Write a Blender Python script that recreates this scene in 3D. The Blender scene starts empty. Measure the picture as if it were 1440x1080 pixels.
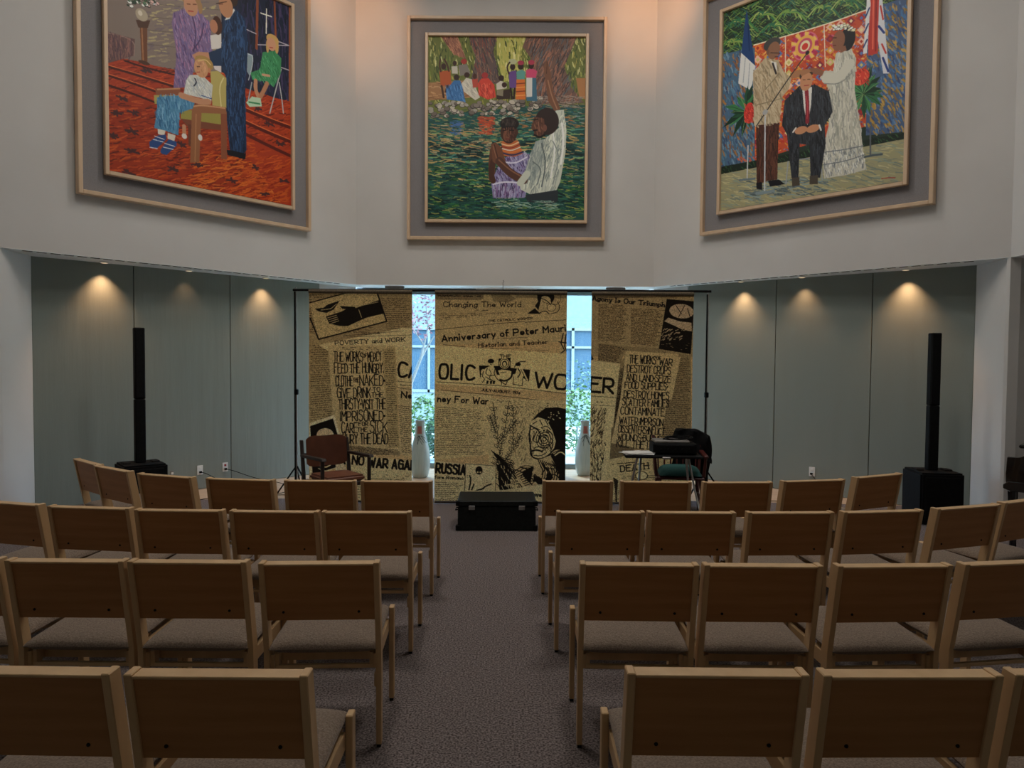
import bpy, bmesh, math, random
import numpy as np
from mathutils import Vector, Matrix
random.seed(7)
PI = math.pi
sc = bpy.context.scene
col = sc.collection

SKY = 2.2; EXPO = 0.0; PGAIN = 1.1; BGAIN = (1.66, 1.34, 1.06); SUN = 3.6
ADDED_LAMPS = [(-1.5, 5.0, 50), (1.5, 5.0, 50), (-1.4, 7.3, 34), (1.3, 7.3, 34)]
SPOTS = [((-2.4, 8.4, 7.1), (-2.2, 10.2, 6.4), 80, (1, .48, .22), 60, .9), ((1.9, 8.4, 7.1), (1.9, 10.2, 6.5), 110, (1, .48, .22), 60, .9)]

# ------------------------------------------------------------------ helpers
def lin(h):
    v = [int(h[i:i+2], 16)/255 for i in (0, 2, 4)]
    return [c/12.92 if c <= .04045 else ((c+.055)/1.055)**2.4 for c in v]

def mat(name, c, rough=.6, metal=0, noise=None, bump=None, spec=.5, trans=0, sheen=0, coat=0):
    """c: base colour (linear); noise=(scale, second colour, detail, stretch xyz); bump=(scale, strength, stretch)"""
    m = bpy.data.materials.new(name); m.use_nodes = True
    nt = m.node_tree; b = nt.nodes['Principled BSDF']
    b.inputs['Base Color'].default_value = (*c, 1)
    b.inputs['Roughness'].default_value = rough; b.inputs['Metallic'].default_value = metal
    b.inputs['Specular IOR Level'].default_value = spec
    b.inputs['Sheen Weight'].default_value = sheen
    b.inputs['Coat Weight'].default_value = coat
    tc = nt.nodes.new('ShaderNodeTexCoord')
    def nz(scale, detail, st):
        mp = nt.nodes.new('ShaderNodeMapping'); mp.inputs['Scale'].default_value = st
        nt.links.new(tc.outputs['Object'], mp.inputs['Vector'])
        n = nt.nodes.new('ShaderNodeTexNoise'); n.inputs['Scale'].default_value = scale
        n.inputs['Detail'].default_value = detail
        nt.links.new(mp.outputs['Vector'], n.inputs['Vector'])
        return n
    if noise:
        sc_, c2, det, st = noise
        n = nz(sc_, det, st)
        r = nt.nodes.new('ShaderNodeValToRGB'); r.color_ramp.elements[0].position = .35; r.color_ramp.elements[1].position = .65
        r.color_ramp.elements[0].color = (*c, 1); r.color_ramp.elements[1].color = (*c2, 1)
        nt.links.new(n.outputs['Fac'], r.inputs['Fac']); nt.links.new(r.outputs['Color'], b.inputs['Base Color'])
    if bump:
        n = nz(bump[0], 4, bump[2])
        bp = nt.nodes.new('ShaderNodeBump'); bp.inputs['Strength'].default_value = bump[1]; bp.inputs['Distance'].default_value = .01
        nt.links.new(n.outputs['Fac'], bp.inputs['Height']); nt.links.new(bp.outputs['Normal'], b.inputs['Normal'])
    return m

class MB:
    """collects shapes and builds one mesh object"""
    def __init__(s): s.bm = bmesh.new()
    def box(s, x0, x1, y0, y1, z0, z1, bev=0, M=None, seg=1):
        vs = [Vector((x, y, z)) for x in (x0, x1) for y in (y0, y1) for z in (z0, z1)]
        t = bmesh.new(); v = [t.verts.new(p) for p in vs]
        for f in ((0,1,3,2),(4,6,7,5),(0,4,5,1),(2,3,7,6),(0,2,6,4),(1,5,7,3)): t.faces.new([v[i] for i in f])
        if bev: bmesh.ops.bevel(t, geom=t.edges[:], offset=bev, segments=seg, affect='EDGES')
        return s.merge(t, M)
    def merge(s, t, M=None):
        bmesh.ops.recalc_face_normals(t, faces=t.faces[:])
        if M is not None: t.transform(M)
        me = bpy.data.meshes.new('tmp'); t.to_mesh(me); t.free(); s.bm.from_mesh(me); bpy.data.meshes.remove(me)
        return s
    def prism(s, pts, a, b, axis='x', bev=0, M=None):
        """polygon pts in the plane across axis, extruded from a to b"""
        t = bmesh.new()
        def P(u, v, w):
            return {'x': (w, u, v), 'y': (u, w, v), 'z': (u, v, w)}[axis]
        A = [t.verts.new(P(u, v, a)) for u, v in pts]; B = [t.verts.new(P(u, v, b)) for u, v in pts]
        t.faces.new(A); t.faces.new(B[::-1]); n = len(pts)
        for i in range(n): t.faces.new((A[i], B[i], B[(i+1) % n], A[(i+1) % n]))
        if bev: bmesh.ops.bevel(t, geom=t.edges[:], offset=bev, segments=1, affect='EDGES')
        return s.merge(t, M)
    def tube(s, pts, r, seg=8, caps=True, M=None):
        pts = [Vector(p) for p in pts]; n = len(pts)
        rr = r if isinstance(r, (list, tuple)) else [r]*n
        t = bmesh.new(); rings = []; up = None
        for i, p in enumerate(pts):
            d = (pts[min(i+1, n-1)] - pts[max(i-1, 0)]).normalized()
            if up is None: up = Vector((0, 0, 1)) if abs(d.z) < .9 else Vector((1, 0, 0))
            x = d.cross(up).normalized(); y = x.cross(d).normalized(); up = y
            rings.append([t.verts.new(p + (x*math.cos(2*PI*k/seg) + y*math.sin(2*PI*k/seg))*rr[i]) for k in range(seg)])
        for a, b in zip(rings, rings[1:]):
            for k in range(seg): t.faces.new((a[k], a[(k+1) % seg], b[(k+1) % seg], b[k]))
        if caps: t.faces.new(rings[0]); t.faces.new(rings[-1][::-1])
        return s.merge(t, M)
    def lathe(s, prof, seg=32, M=None, sx=1, sy=1):
        t = bmesh.new(); rings = []
        for r, z in prof:
            rings.append([t.verts.new((r*math.cos(2*PI*k/seg)*sx, r*math.sin(2*PI*k/seg)*sy, z)) for k in range(seg)])
        for a, b in zip(rings, rings[1:]):
            for k in range(seg): t.faces.new((a[k], a[(k+1) % seg], b[(k+1) % seg], b[k]))
        t.faces.new(rings[0][::-1]); t.faces.new(rings[-1])
        return s.merge(t, M)
    def grid(s, f, nu, nv, thick=0):
        """surface f(u,v) for u,v in 0..1"""
        t = bmesh.new(); g = [[t.verts.new(f(i/nu, j/nv)) for j in range(nv+1)] for i in range(nu+1)]
        for i in range(nu):
            for j in range(nv): t.faces.new((g[i][j], g[i+1][j], g[i+1][j+1], g[i][j+1]))
        if thick: bmesh.ops.solidify(t, geom=t.faces[:], thickness=thick)
        me = bpy.data.meshes.new('tmp'); t.to_mesh(me); t.free(); s.bm.from_mesh(me); bpy.data.meshes.remove(me)
        return s
    def build(s, name, m, parent=None, smooth=False, loc=None, rz=0):
        me = bpy.data.meshes.new(name); s.bm.to_mesh(me); s.bm.free()
        if smooth:
            me.shade_smooth()
            me.set_sharp_from_angle(angle=math.radians(38))
        me.materials.append(m)
        o = bpy.data.objects.new(name, me); col.objects.link(o)
        if parent: o.parent = parent
        if loc is not None: o.location = loc
        o.rotation_euler.z = rz
        return o

def tag(o, label, cat, group=None):
    o['label'] = label; o['category'] = cat
    if group: o['group'] = group
    return o
def struct(o): o['kind'] = 'structure'; return o
def thing(name, label, cat, loc=(0, 0, 0), rz=0, group=None):
    o = bpy.data.objects.new(name, None); col.objects.link(o); o.empty_display_size = .1
    o.location = loc; o.rotation_euler = (0, 0, rz)
    return tag(o, label, cat, group)
def copy_tree(o, parent=None):
    c = o.copy(); col.objects.link(c)
    if parent: c.parent = parent
    for ch in [k for k in bpy.data.objects if k.parent == o]: copy_tree(ch, c)
    return c
def arc(p, q, sag, n=14):
    p, q = Vector(p), Vector(q)
    return [p.lerp(q, i/n) - Vector((0, 0, sag*4*(i/n)*(1-i/n))) for i in range(n+1)]

# ------------------------------------------------------------------ 2-D drawing for the printed and painted cloths
class Pic:
    def __init__(s, w, h, scale, base, seed=1):
        s.k = scale; s.W = int(w*scale); s.H = int(h*scale); s.rng = random.Random(seed)
        s.a = np.empty((s.H, s.W, 3), np.float32); s.a[:] = s.c(base)
    def c(s, h): return np.array([int(h[i:i+2], 16)/255 for i in (0, 2, 4)], np.float32)
    def win(s, x0, x1, y0, y1):
        x0 = max(0, int(x0)-1); y0 = max(0, int(y0)-1); x1 = min(s.W, int(x1)+2); y1 = min(s.H, int(y1)+2)
        if x0 >= x1 or y0 >= y1: return None
        Y, X = np.mgrid[y0:y1, x0:x1]
        return x0, x1, y0, y1, X+.5, Y+.5
    def inside(s, pts, X, Y):
        m = np.zeros(X.shape, bool); n = len(pts)
        for i in range(n):
            x1, y1 = pts[i]; x2, y2 = pts[(i+1) % n]
            if y1 == y2: continue
            c = ((y1 > Y) != (y2 > Y)) & (X < (x2-x1)*(Y-y1)/(y2-y1)+x1)
            m ^= c
        return m
    def poly(s, pts, color, mix=1.0):
        pts = [(x*s.k, y*s.k) for x, y in pts]
        w = s.win(min(p[0] for p in pts), max(p[0] for p in pts), min(p[1] for p in pts), max(p[1] for p in pts))
        if not w: return
        x0, x1, y0, y1, X, Y = w; m = s.inside(pts, X, Y); a = s.a[y0:y1, x0:x1]
        a[m] = a[m]*(1-mix) + s.c(color)*mix
    def ell(s, cx, cy, rx, ry, color, ang=0, ring=0):
        cx, cy, rx, ry = cx*s.k, cy*s.k, rx*s.k, ry*s.k; R = max(rx, ry)
        w = s.win(cx-R, cx+R, cy-R, cy+R)
        if not w: return
        x0, x1, y0, y1, X, Y = w; c_, s_ = math.cos(ang), math.sin(ang)
        u = ((X-cx)*c_+(Y-cy)*s_)/rx; v = (-(X-cx)*s_+(Y-cy)*c_)/ry; d = u*u+v*v
        m = d < 1
        if ring: m &= d > (1-ring*s.k/max(rx, .1))**2
        s.a[y0:y1, x0:x1][m] = s.c(color)
    def line(s, pts, color, width, smooth=False, mix=1):
        if smooth and len(pts) > 2:
            for _ in range(2):
                q = [pts[0]]
                for a, b in zip(pts, pts[1:]):
                    q += [(a[0]*.75+b[0]*.25, a[1]*.75+b[1]*.25), (a[0]*.25+b[0]*.75, a[1]*.25+b[1]*.75)]
                pts = q + [pts[-1]]
        r = width*s.k/2
        for (ax, ay), (bx, by) in zip(pts, pts[1:]):
            ax, ay, bx, by = ax*s.k, ay*s.k, bx*s.k, by*s.k
            w = s.win(min(ax, bx)-r, max(ax, bx)+r, min(ay, by)-r, max(ay, by)+r)
            if not w: continue
            x0, x1, y0, y1, X, Y = w; dx, dy = bx-ax, by-ay; L = dx*dx+dy*dy+1e-9
            t = np.clip(((X-ax)*dx+(Y-ay)*dy)/L, 0, 1)
            m = (X-ax-t*dx)**2+(Y-ay-t*dy)**2 < r*r
            a = s.a[y0:y1, x0:x1]; a[m] = a[m]*(1-mix)+s.c(color)*mix
    def hatch(s, cols, pts, n, ln, ang, width):
        cols = cols.split(); rg = s.rng; n = int(n*getattr(s, 'dens', 1)); width *= getattr(s, 'fine', 1)
        xs = [p[0] for p in pts]; ys = [p[1] for p in pts]
        k = 0; tries = 0
        while k < n and tries < n*6:
            tries += 1
            x = rg.uniform(min(xs), max(xs)); y = rg.uniform(min(ys), max(ys))
            if not s.inside(pts, np.array([[x]]), np.array([[y]]))[0, 0]: continue
            k += 1; a = math.radians(ang + rg.gauss(0, 9)); l = ln*rg.uniform(.4, 1)/2
            dx, dy = math.cos(a)*l, math.sin(a)*l; b = rg.uniform(-.2, .2)
            x = min(max(x, min(xs)+abs(dx)*.8), max(xs)-abs(dx)*.8) if max(xs)-min(xs) > 2*abs(dx) else x
            y = min(max(y, min(ys)+abs(dy)*.8), max(ys)-abs(dy)*.8) if max(ys)-min(ys) > 2*abs(dy) else y
            s.line([(x-dx, y-dy), (x-dy*b, y+dx*b), (x+dx, y+dy)], rg.choice(cols), width*rg.uniform(.5, 1.1), mix=getattr(s, 'thin', 1))
    def blobs(s, cols, pts, n, r):
        cols = cols.split(); rg = s.rng; xs = [p[0] for p in pts]; ys = [p[1] for p in pts]; k = t = 0
        while k < n and t < n*8:
            t += 1; x = rg.uniform(min(xs), max(xs)); y = rg.uniform(min(ys), max(ys))
            if not s.inside(pts, np.array([[x]]), np.array([[y]]))[0, 0]: continue
            k += 1; q = r*rg.uniform(.5, 1); an = rg.uniform(-.5, .5)
            s.ell(x, y+q*.12, q*1.12, q*.78, '2f2a26', an); s.ell(x, y, q, q*.66, rg.choice(cols), an)
    def leaves(s, cols, cx, cy, L, w, n):
        cols = cols.split(); rg = s.rng
        for i in range(n):
            a = 2*PI*i/n + rg.uniform(-.2, .2); l = L*rg.uniform(.55, 1)
            x, y = cx+math.cos(a)*l, cy+math.sin(a)*l*.95; nx, ny = -math.sin(a)*w, math.cos(a)*w
            mx, my = cx+(x-cx)*.6, cy+(y-cy)*.6-l*.06
            s.poly([(cx, cy), (mx+nx, my+ny), (x, y), (mx-nx, my-ny)], rg.choice(cols))
            s.line([(cx, cy), (mx, my), (x, y)], '8ab070' if i % 3 == 0 else '102818', w*.12)
    def draw(s, shapes):
        pr = lambda f: [(f[i], f[i+1]) for i in range(0, len(f), 2)]
        for q in shapes:
            t = q[0]
            if t == 'p': s.poly(pr(q[2]), q[1])
            elif t == 'e': s.ell(q[2], q[3], q[4], q[5], q[1])
            elif t == 's': s.line(pr(q[3]), q[1], q[2], True)
            elif t == 'h': s.hatch(q[1], pr(q[2]), q[3], q[4], q[5], q[6])
            elif t == 'r': s.blobs(q[1], pr(q[2]), q[3], q[4])
            elif t == 'k':
                for x, y in pr(q[3]):
                    for j in range(9):
                        a = s.rng.uniform(0, 2*PI); l = q[2]*s.rng.uniform(.6, 1.2)
                        s.line([(x, y), (x+math.cos(a)*l, y+math.sin(a)*l*.42)], q[1], q[2]*.26)
            elif t == 'l': s.leaves(*q[1:])
    def half(s):
        h, w = s.H//2, s.W//2; a = s.a[:h*2, :w*2]
        return (a[0::2, 0::2]+a[1::2, 0::2]+a[0::2, 1::2]+a[1::2, 1::2])/4

def tolin(a):
    return np.where(a <= .04045, a/12.92, ((a+.055)/1.055)**2.4)

def cloth_mesh(name, img, w, h, m, parent, bulge=None, gain=1.0):
    """flat cloth w x h in its local XZ plane, facing -Y, coloured per vertex from img (rows from the top)"""
    H, W = img.shape[:2]
    xs = (np.arange(W)/(W-1)-.5)*w; zs = h*(1-np.arange(H)/(H-1))
    X, Z = np.meshgrid(xs, zs)
    Y = np.zeros_like(X) if bulge is None else bulge(X, Z)
    co = np.stack([X, Y, Z], -1).reshape(-1, 3).astype(np.float32)
    idx = np.arange(H*W).reshape(H, W)
    q = np.stack([idx[:-1, :-1], idx[1:, :-1], idx[1:, 1:], idx[:-1, 1:]], -1).reshape(-1, 4).astype(np.int32)
    me = bpy.data.meshes.new(name)
    me.vertices.add(len(co)); me.vertices.foreach_set('co', co.ravel())
    me.loops.add(q.size); me.loops.foreach_set('vertex_index', q.ravel())
    me.polygons.add(len(q)); me.polygons.foreach_set('loop_start', np.arange(0, q.size, 4, dtype=np.int32))
    me.update(calc_edges=True)
    at = me.color_attributes.new('Paint', 'FLOAT_COLOR', 'POINT')
    c = np.ones((H*W, 4), np.float32); c[:, :3] = np.clip(tolin(img.reshape(-1, 3))*np.array(gain), 0, .92)
    at.data.foreach_set('color', c.ravel())
    me.shade_smooth(); me.materials.append(m)
    o = bpy.data.objects.new(name, me); col.objects.link(o); o.parent = parent
    return o

def paint_mat(name, rough, translucent=0, coat=0):
    m = bpy.data.materials.new(name); m.use_nodes = True; nt = m.node_tree; b = nt.nodes['Principled BSDF']
    a = nt.nodes.new('ShaderNodeVertexColor'); a.layer_name = 'Paint'
    nt.links.new(a.outputs['Color'], b.inputs['Base Color']); b.inputs['Roughness'].default_value = rough
    b.inputs['Specular IOR Level'].default_value = .25
    if translucent:
        t = nt.nodes.new('ShaderNodeBsdfTranslucent'); mx = nt.nodes.new('ShaderNodeMixShader'); mx.inputs[0].default_value = translucent
        nt.links.new(a.outputs['Color'], t.inputs['Color'])
        nt.links.new(b.outputs[0], mx.inputs[1]); nt.links.new(t.outputs[0], mx.inputs[2])
        nt.links.new(mx.outputs[0], nt.nodes['Material Output'].inputs['Surface'])
    return m

# stroke lettering: digits are grid points (x 0-8, y 0-9; baseline 2, capitals 9)
GL = {'A':'02 39 62|14 54','B':'02 09|~09 49 58 46 06|~06 56 64 52 02','C':'~68 49 19 06 05 12 42 63','D':'02 09|~09 49 67 64 42 02',
'E':'69 09 02 62|06 46','F':'69 09 02|06 46','G':'~68 49 19 06 05 12 42 63|36 66 62','H':'02 09|62 69|06 66','I':'02 09','J':'~49 43 22 03',
'K':'02 09|69 05|26 62','L':'09 02 52','M':'02 09 35 69 62','N':'02 09 62 69','O':'~39 19 07 04 12 32 52 64 67 59 39','P':'02 09|~09 59 67 55 05',
'R':'02 09|~09 59 67 55 05|25 62','S':'~68 49 19 07 26 46 64 52 12 03','T':'09 69|39 32','U':'~09 04 12 52 64 69','V':'09 32 69','W':'09 22 47 62 89',
'X':'09 62|69 02','Y':'09 36 69|36 32','Z':'09 69 02 62',
'a':'~46 26 05 03 22 43|46 42','b':'09 02|~04 26 45 43 22 03','c':'~45 26 05 03 22 43','d':'49 42|~45 26 05 03 22 43','e':'~04 44 45 26 05 03 22 43',
'f':'~39 19 17 12|06 36','g':'~46 41 20 01|~45 26 05 03 22 43','h':'09 02|~04 26 45 42','i':'06 02|08 09','j':'~16 11 00|18 19','k':'09 02|46 04|14 42',
'l':'09 02','m':'06 02|~05 26 35 32|~35 56 65 62','n':'06 02|~04 26 45 42','o':'~26 05 03 22 43 45 26','p':'06 00|~05 26 45 43 22 03',
'r':'06 02|~04 16 36','s':'~45 26 15 34 43 22 03','t':'18 13 22 32|06 36','u':'~06 03 22 43|46 42','v':'06 22 46','w':'06 12 35 52 66','y':'06 22|46 10','z':'06 46 02 42',
'1':'08 19 12','4':'42 49 04 54','8':'~29 48 05 03 22 43 45 06 09 29','9':'~46 26 07 09 29 48 45 22','7':'09 49 12','6':'~49 06 03 22 43 45 05','.':'02 03',',':'02 01','-':'05 25','*':'05 15 16 06 05'}
def text(P, s, x0, y0, x1, y1, h, w, color='15110e', serif=False, jit=0, gap=2.2):
    """letters whose baseline runs (x0,y0)-(x1,y1), capital height h, stroke width w"""
    rg = P.rng; adv = []; x = 0
    for ch in s:
        if ch == ' ': adv.append(x); x += 4; continue
        mx = max(int(q[0]) for st in GL[ch].split('|') for q in st.strip('~').split())
        adv.append(x); x += max(mx, .6)+gap
    tot = x-gap; L = math.hypot(x1-x0, y1-y0); ux, uy = (x1-x0)/L, (y1-y0)/L; sx = L/tot; sy = h/7
    for ch, a in zip(s, adv):
        if ch == ' ': continue
        dj = rg.uniform(-jit, jit); hj = 1+rg.uniform(-jit, jit)*.12
        for st in GL[ch].split('|'):
            sm = st[0] == '~'; pts = []
            for q in st.strip('~').split():
                u = (a+int(q[0]))*sx; v = (int(q[1])-2)*sy*hj+dj*.3
                pts.append((x0+ux*u+uy*v, y0+uy*u-ux*v))
            P.line(pts, color, w, sm)
            if serif:
                for p in (pts[0], pts[-1]): P.line([(p[0]-w*.9, p[1]), (p[0]+w*.9, p[1])], color, w*.55)
def scribble(P, quad, rows, color='1f1811', w=.68, fill=.8, jit=.25):
    """a column of illegible newsprint"""
    (ax, ay), (bx, by), (cx, cy), (dx, dy) = quad; rg = P.rng
    for i in range(rows):
        t = (i+.5)/rows; lx, ly = ax+(dx-ax)*t, ay+(dy-ay)*t; rx, ry = bx+(cx-bx)*t, by+(cy-by)*t
        L = math.hypot(rx-lx, ry-ly); u = 0; end = L*rg.uniform(.8, 1)
        while u < end:
            wl = rg.uniform(1.2, 4.5)
            if rg.random() < fill:
                k = u; pts = []
                while k < min(u+wl, end):
                    f = k/L; pts.append((lx+(rx-lx)*f, ly+(ry-ly)*f+rg.uniform(-jit, jit)*2.2)); k += .7
                if len(pts) > 1: P.line(pts, color, w)
            u += wl+.8

# ------------------------------------------------------------------ materials
W_ = (1, 1, 1)
M = {}
M['wall'] = mat('wall_paint', (.60, .575, .55), .85, noise=(1.5, (.63, .605, .58), 3, W_))
M['white'] = mat('white_paint', (.86, .88, .88), .7, noise=(3, (.83, .85, .85), 2, W_))
M['green'] = mat('green_fabric', (.225, .25, .222), .9, noise=(160, (.25, .28, .255), 2, W_), bump=(2.2, .9, (3.0, 3.0, .28)))
M['dark'] = mat('dark_gap', (.02, .02, .02), .9, noise=(5, (.03, .03, .03), 2, W_))
M['carpet'] = mat('carpet', (.055, .042, .04), .95, noise=(105, (.27, .225, .215), 3, W_), bump=(190, .4, W_), spec=.1)
M['woodfloor'] = mat('wood_floor', (.62, .45, .30), .35, noise=(3, (.52, .36, .23), 5, (.4, 5, 5)))
M['beech'] = mat('beech', (.64, .42, .22), .42, noise=(4, (.56, .355, .18), 4, (3, 3, .5)))
M['panel'] = mat('shaded_back_veneer', (.44, .205, .078), .5, noise=(5, (.38, .17, .062), 5, (.6, 5, 6)), spec=.3)  # darker veneer tone, with shade on the chair backs put into the colour
M['seat'] = mat('seat_fabric', (.145, .10, .07), .95, noise=(150, (.255, .19, .14), 4, W_), bump=(160, .4, W_), sheen=.15)
M['black'] = mat('black_plastic', (.0035, .0035, .004), .7, noise=(30, (.006, .006, .0065), 2, W_), spec=.15)
M['gloss'] = mat('piano_lacquer', (.006, .006, .008), .08, noise=(4, (.008, .008, .010), 2, W_), coat=.6)
M['trunk'] = mat('trunk_vinyl', (.005, .006, .0055), .6, noise=(40, (.010, .012, .011), 3, W_), bump=(60, .15, W_), spec=.2)
M['steel'] = mat('brushed_steel', (.5, .48, .46), .4, 1, noise=(20, (.38, .36, .35), 3, (6, 6, 1)))
M['grey'] = mat('grey_metal', (.20, .19, .18), .45, .3, noise=(20, (.25, .24, .23), 2, W_))
M['vinyl'] = mat('brown_vinyl', (.20, .075, .042), .38, noise=(9, (.17, .062, .035), 3, W_))
M['darkwood'] = mat('dark_wood', (.022, .012, .010), .5, noise=(8, (.03, .017, .013), 4, (5, 5, .6)))
M['redwood'] = mat('mahogany', (.085, .014, .012), .4, noise=(8, (.06, .010, .009), 4, (5, 5, .6)))
M['teal'] = mat('teal_cloth', (.012, .075, .070), .85, noise=(60, (.018, .09, .085), 3, W_))
M['jacket'] = mat('black_cloth', (.006, .006, .007), .95, noise=(40, (.010, .010, .011), 3, W_), bump=(14, .5, W_))
M['paper'] = mat('paper', (.75, .73, .70), .8, noise=(10, (.68, .66, .63), 3, W_))
M['plate'] = mat('white_plastic', (.78, .78, .76), .4, noise=(8, (.74, .74, .72), 2, W_))
M['red'] = mat('red_plastic', (.35, .02, .02), .4, noise=(8, (.3, .02, .02), 2, W_))
M['frame'] = mat('frame_wood', (.66, .47, .31), .4, noise=(3, (.60, .42, .27), 5, (3, 3, 1)))
M['mat'] = mat('grey_linen', (.225, .21, .215), .95, noise=(120, (.26, .245, .25), 2, W_))
M['vase'] = mat('glazed_ceramic', (.36, .44, .43), .25, noise=(5, (.42, .49, .48), 4, (6, 6, 1)))
M['vasered'] = mat('red_glaze', (.50, .13, .10), .3, noise=(14, (.55, .25, .2), 3, W_))
M['twig'] = mat('twig_glaze', (.03, .05, .05), .4, noise=(14, (.05, .07, .07), 3, W_))
M['stucco'] = mat('pale_stucco', (.15, .21, .225), .9, noise=(8, (.17, .23, .24), 4, W_))
M['pane'] = mat('building_glass', (.022, .065, .115), .5, noise=(1.2, (.035, .085, .135), 3, (1, 1, .4)))
M['alu'] = mat('window_frame_white', (.19, .25, .265), .5, noise=(8, (.18, .235, .25), 2, W_))
M['lawn'] = mat('pale_paving', (.34, .37, .36), .9, noise=(3, (.28, .32, .29), 5, W_))
M['leaf'] = mat('green_leaves', (.03, .095, .02), .6, noise=(3, (.065, .16, .04), 3, W_))
M['leaf2'] = mat('blue_green_leaves', (.03, .085, .065), .6, noise=(3, (.055, .12, .09), 3, W_))
M['blossom'] = mat('pink_leaves', (.24, .10, .13), .6, noise=(3, (.28, .17, .20), 3, W_))
M['bark'] = mat('pale_bark', (.21, .22, .22), .9, noise=(9, (.24, .25, .25), 4, (1, 1, .3)))
M['ivory'] = mat('ivory_keys', (.75, .74, .68), .3, noise=(9, (.72, .71, .65), 2, W_))
M['canvas'] = paint_mat('oil_paint', .5)
M['print'] = paint_mat('printed_cloth', .9, .38)
def emis(name, c, s):
    m = bpy.data.materials.new(name); m.use_nodes = True; b = m.node_tree.nodes['Principled BSDF']
    b.inputs['Base Color'].default_value = (*c, 1); b.inputs['Emission Color'].default_value = (*c, 1); b.inputs['Emission Strength'].default_value = s
    return m
M['lamp'] = emis('lamp_lens', (1, .78, .5), .6)
M['lampw'] = emis('added_ceiling_lamp_lens', (1, .96, .9), 6)
g = bpy.data.materials.new('window_glass'); g.use_nodes = True; nt = g.node_tree
tr = nt.nodes.new('ShaderNodeBsdfTransparent'); tr.inputs[0].default_value = (.90, .97, .99, 1)
gl = nt.nodes.new('ShaderNodeBsdfGlossy'); gl.inputs['Roughness'].default_value = .02
mx = nt.nodes.new('ShaderNodeMixShader'); mx.inputs[0].default_value = .07
nt.links.new(tr.outputs[0], mx.inputs[1]); nt.links.new(gl.outputs[0], mx.inputs[2])
nt.links.new(mx.outputs[0], nt.nodes['Material Output'].inputs['Surface']); M['glass'] = g
tr.inputs[0].default_value = (.80, .95, 1.0, 1)

# ------------------------------------------------------------------ the room: eight-sided chapel
ZS, ZC = 2.70, 7.45                       # soffit and ceiling heights
CL, CR, LE, RE = (-2.25, 10.25), (2.02, 10.25), (-4.98, 6.94), (4.95, 7.11)
def slab(name, A, B, z0, z1, th, side, m):
    """vertical wall A-B (seen face on the line A-B), thickness th towards side*normal"""
    A, B = Vector((*A, 0)), Vector((*B, 0)); d = (B-A).normalized(); n = Vector((-d.y, d.x, 0))*side*th
    t = bmesh.new()
    q = [A, B, B+n, A+n]; lo = [t.verts.new((p.x, p.y, z0)) for p in q]; hi = [t.verts.new((p.x, p.y, z1)) for p in q]
    t.faces.new(lo[::-1]); t.faces.new(hi)
    for i in range(4): t.faces.new((lo[i], lo[(i+1) % 4], hi[(i+1) % 4], hi[i]))
    mb = MB(); mb.merge(t); return struct(mb.build(name, m))
slab('wall_front', CL, CR, ZS+.004, ZC, .12, 1, M['wall'])
slab('wall_front_left', LE, CL, ZS+.004, ZC, .12, 1, M['wall'])
slab('wall_front_right', CR, RE, ZS+.004, ZC, .12, 1, M['wall'])
slab('wall_left', (-4.98, -.7), LE, 0, ZC, .12, 1, M['wall'])
slab('wall_right', (4.95, -.7), (4.95, 7.11), ZS+.004, ZC, .12, -1, M['wall'])
slab('wall_right_lower', (5.40, -.7), (5.40, 7.25), 0, ZS+.05, .12, -1, M['wall'])
slab('wall_right_corner', (4.95, 7.11), (5.40, 7.25), 0, ZS+.05, .04, 1, M['wall'])
slab('wall_back', (-5.1, -.7), (5.52, -.7), 0, ZC, .12, -1, M['green'])
slab('wall_left_return', (-4.98, 6.94), (-5.134, 7.85), 0, ZS+.05, .1, 1, M['wall'])
slab('wall_right_return', (5.025, 8.0), (4.95, 7.11), 0, ZS+.05, .1, 1, M['wall'])

def panels(name, A, B, cuts, side):
    """cloth-covered panels between the given distances from A, with a dark reveal between them"""
    A, B = Vector((*A, 0)), Vector((*B, 0)); d = (B-A).normalized(); ang = math.atan2(d.y, d.x)
    Mx = Matrix.Translation(A) @ Matrix.Rotation(ang, 4, 'Z'); mb = MB(); s = side
    for a, b in zip(cuts, cuts[1:]):
        mb.box(a+.004, b-.004, *sorted((0, s*.03)), .0, ZS+.02, .004)
    o = struct(mb.build(name, M['green'])); o.matrix_world = Mx
    mb = MB().box(cuts[0], cuts[-1], *sorted((s*.028, s*.10)), 0, ZS+.05)
    o2 = struct(mb.build(name+'_backing', M['dark'])); o2.matrix_world = Mx
GL_A, GL_B, GR_A, GR_B = (-2.81, 10.05), (-5.08, 7.53), (2.465, 10.07), (5.0, 7.70)
panels('wall_left_panels', GL_A, GL_B, [-.11, 1.214, 2.374, 3.392], -1)
panels('wall_right_panels', GR_A, GR_B, [.02, 1.277, 2.43, 3.47], 1)
# plain white piers either side of the window wall
slab('wall_left_pier', (-2.75, 10.14), (-2.33, 10.60), 0, ZS+.05, .1, 1, M['wall'])
slab('wall_right_pier', (2.10, 10.60), (2.47, 10.08), 0, ZS+.05, .1, 1, M['wall'])
# soffit of the recess
def flat(name, pts, z0, z1, m):
    return struct(MB().prism(pts, z0, z1, 'z').build(name, m))
flat('trim_1', [CL, LE, (-5.16, 7.48), (-2.80, 10.12), (-2.33, 10.66), (-2.25, 10.66)][::-1], ZS, ZS+.0038, M['white'])
flat('trim_2', [CR, (2.02, 10.66), (2.10, 10.66), (2.50, 10.12), (5.06, 7.72), RE], ZS, ZS+.0038, M['white'])
flat('trim_3', [CL, (-2.25, 10.9), (2.02, 10.9), CR], ZS, ZS+.0038, M['white'])
flat('trim_4', [(4.95, -.7), (4.95, 7.11), (5.45, 7.3), (5.45, -.7)][::-1], ZS, ZS+.0038, M['white'])
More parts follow.
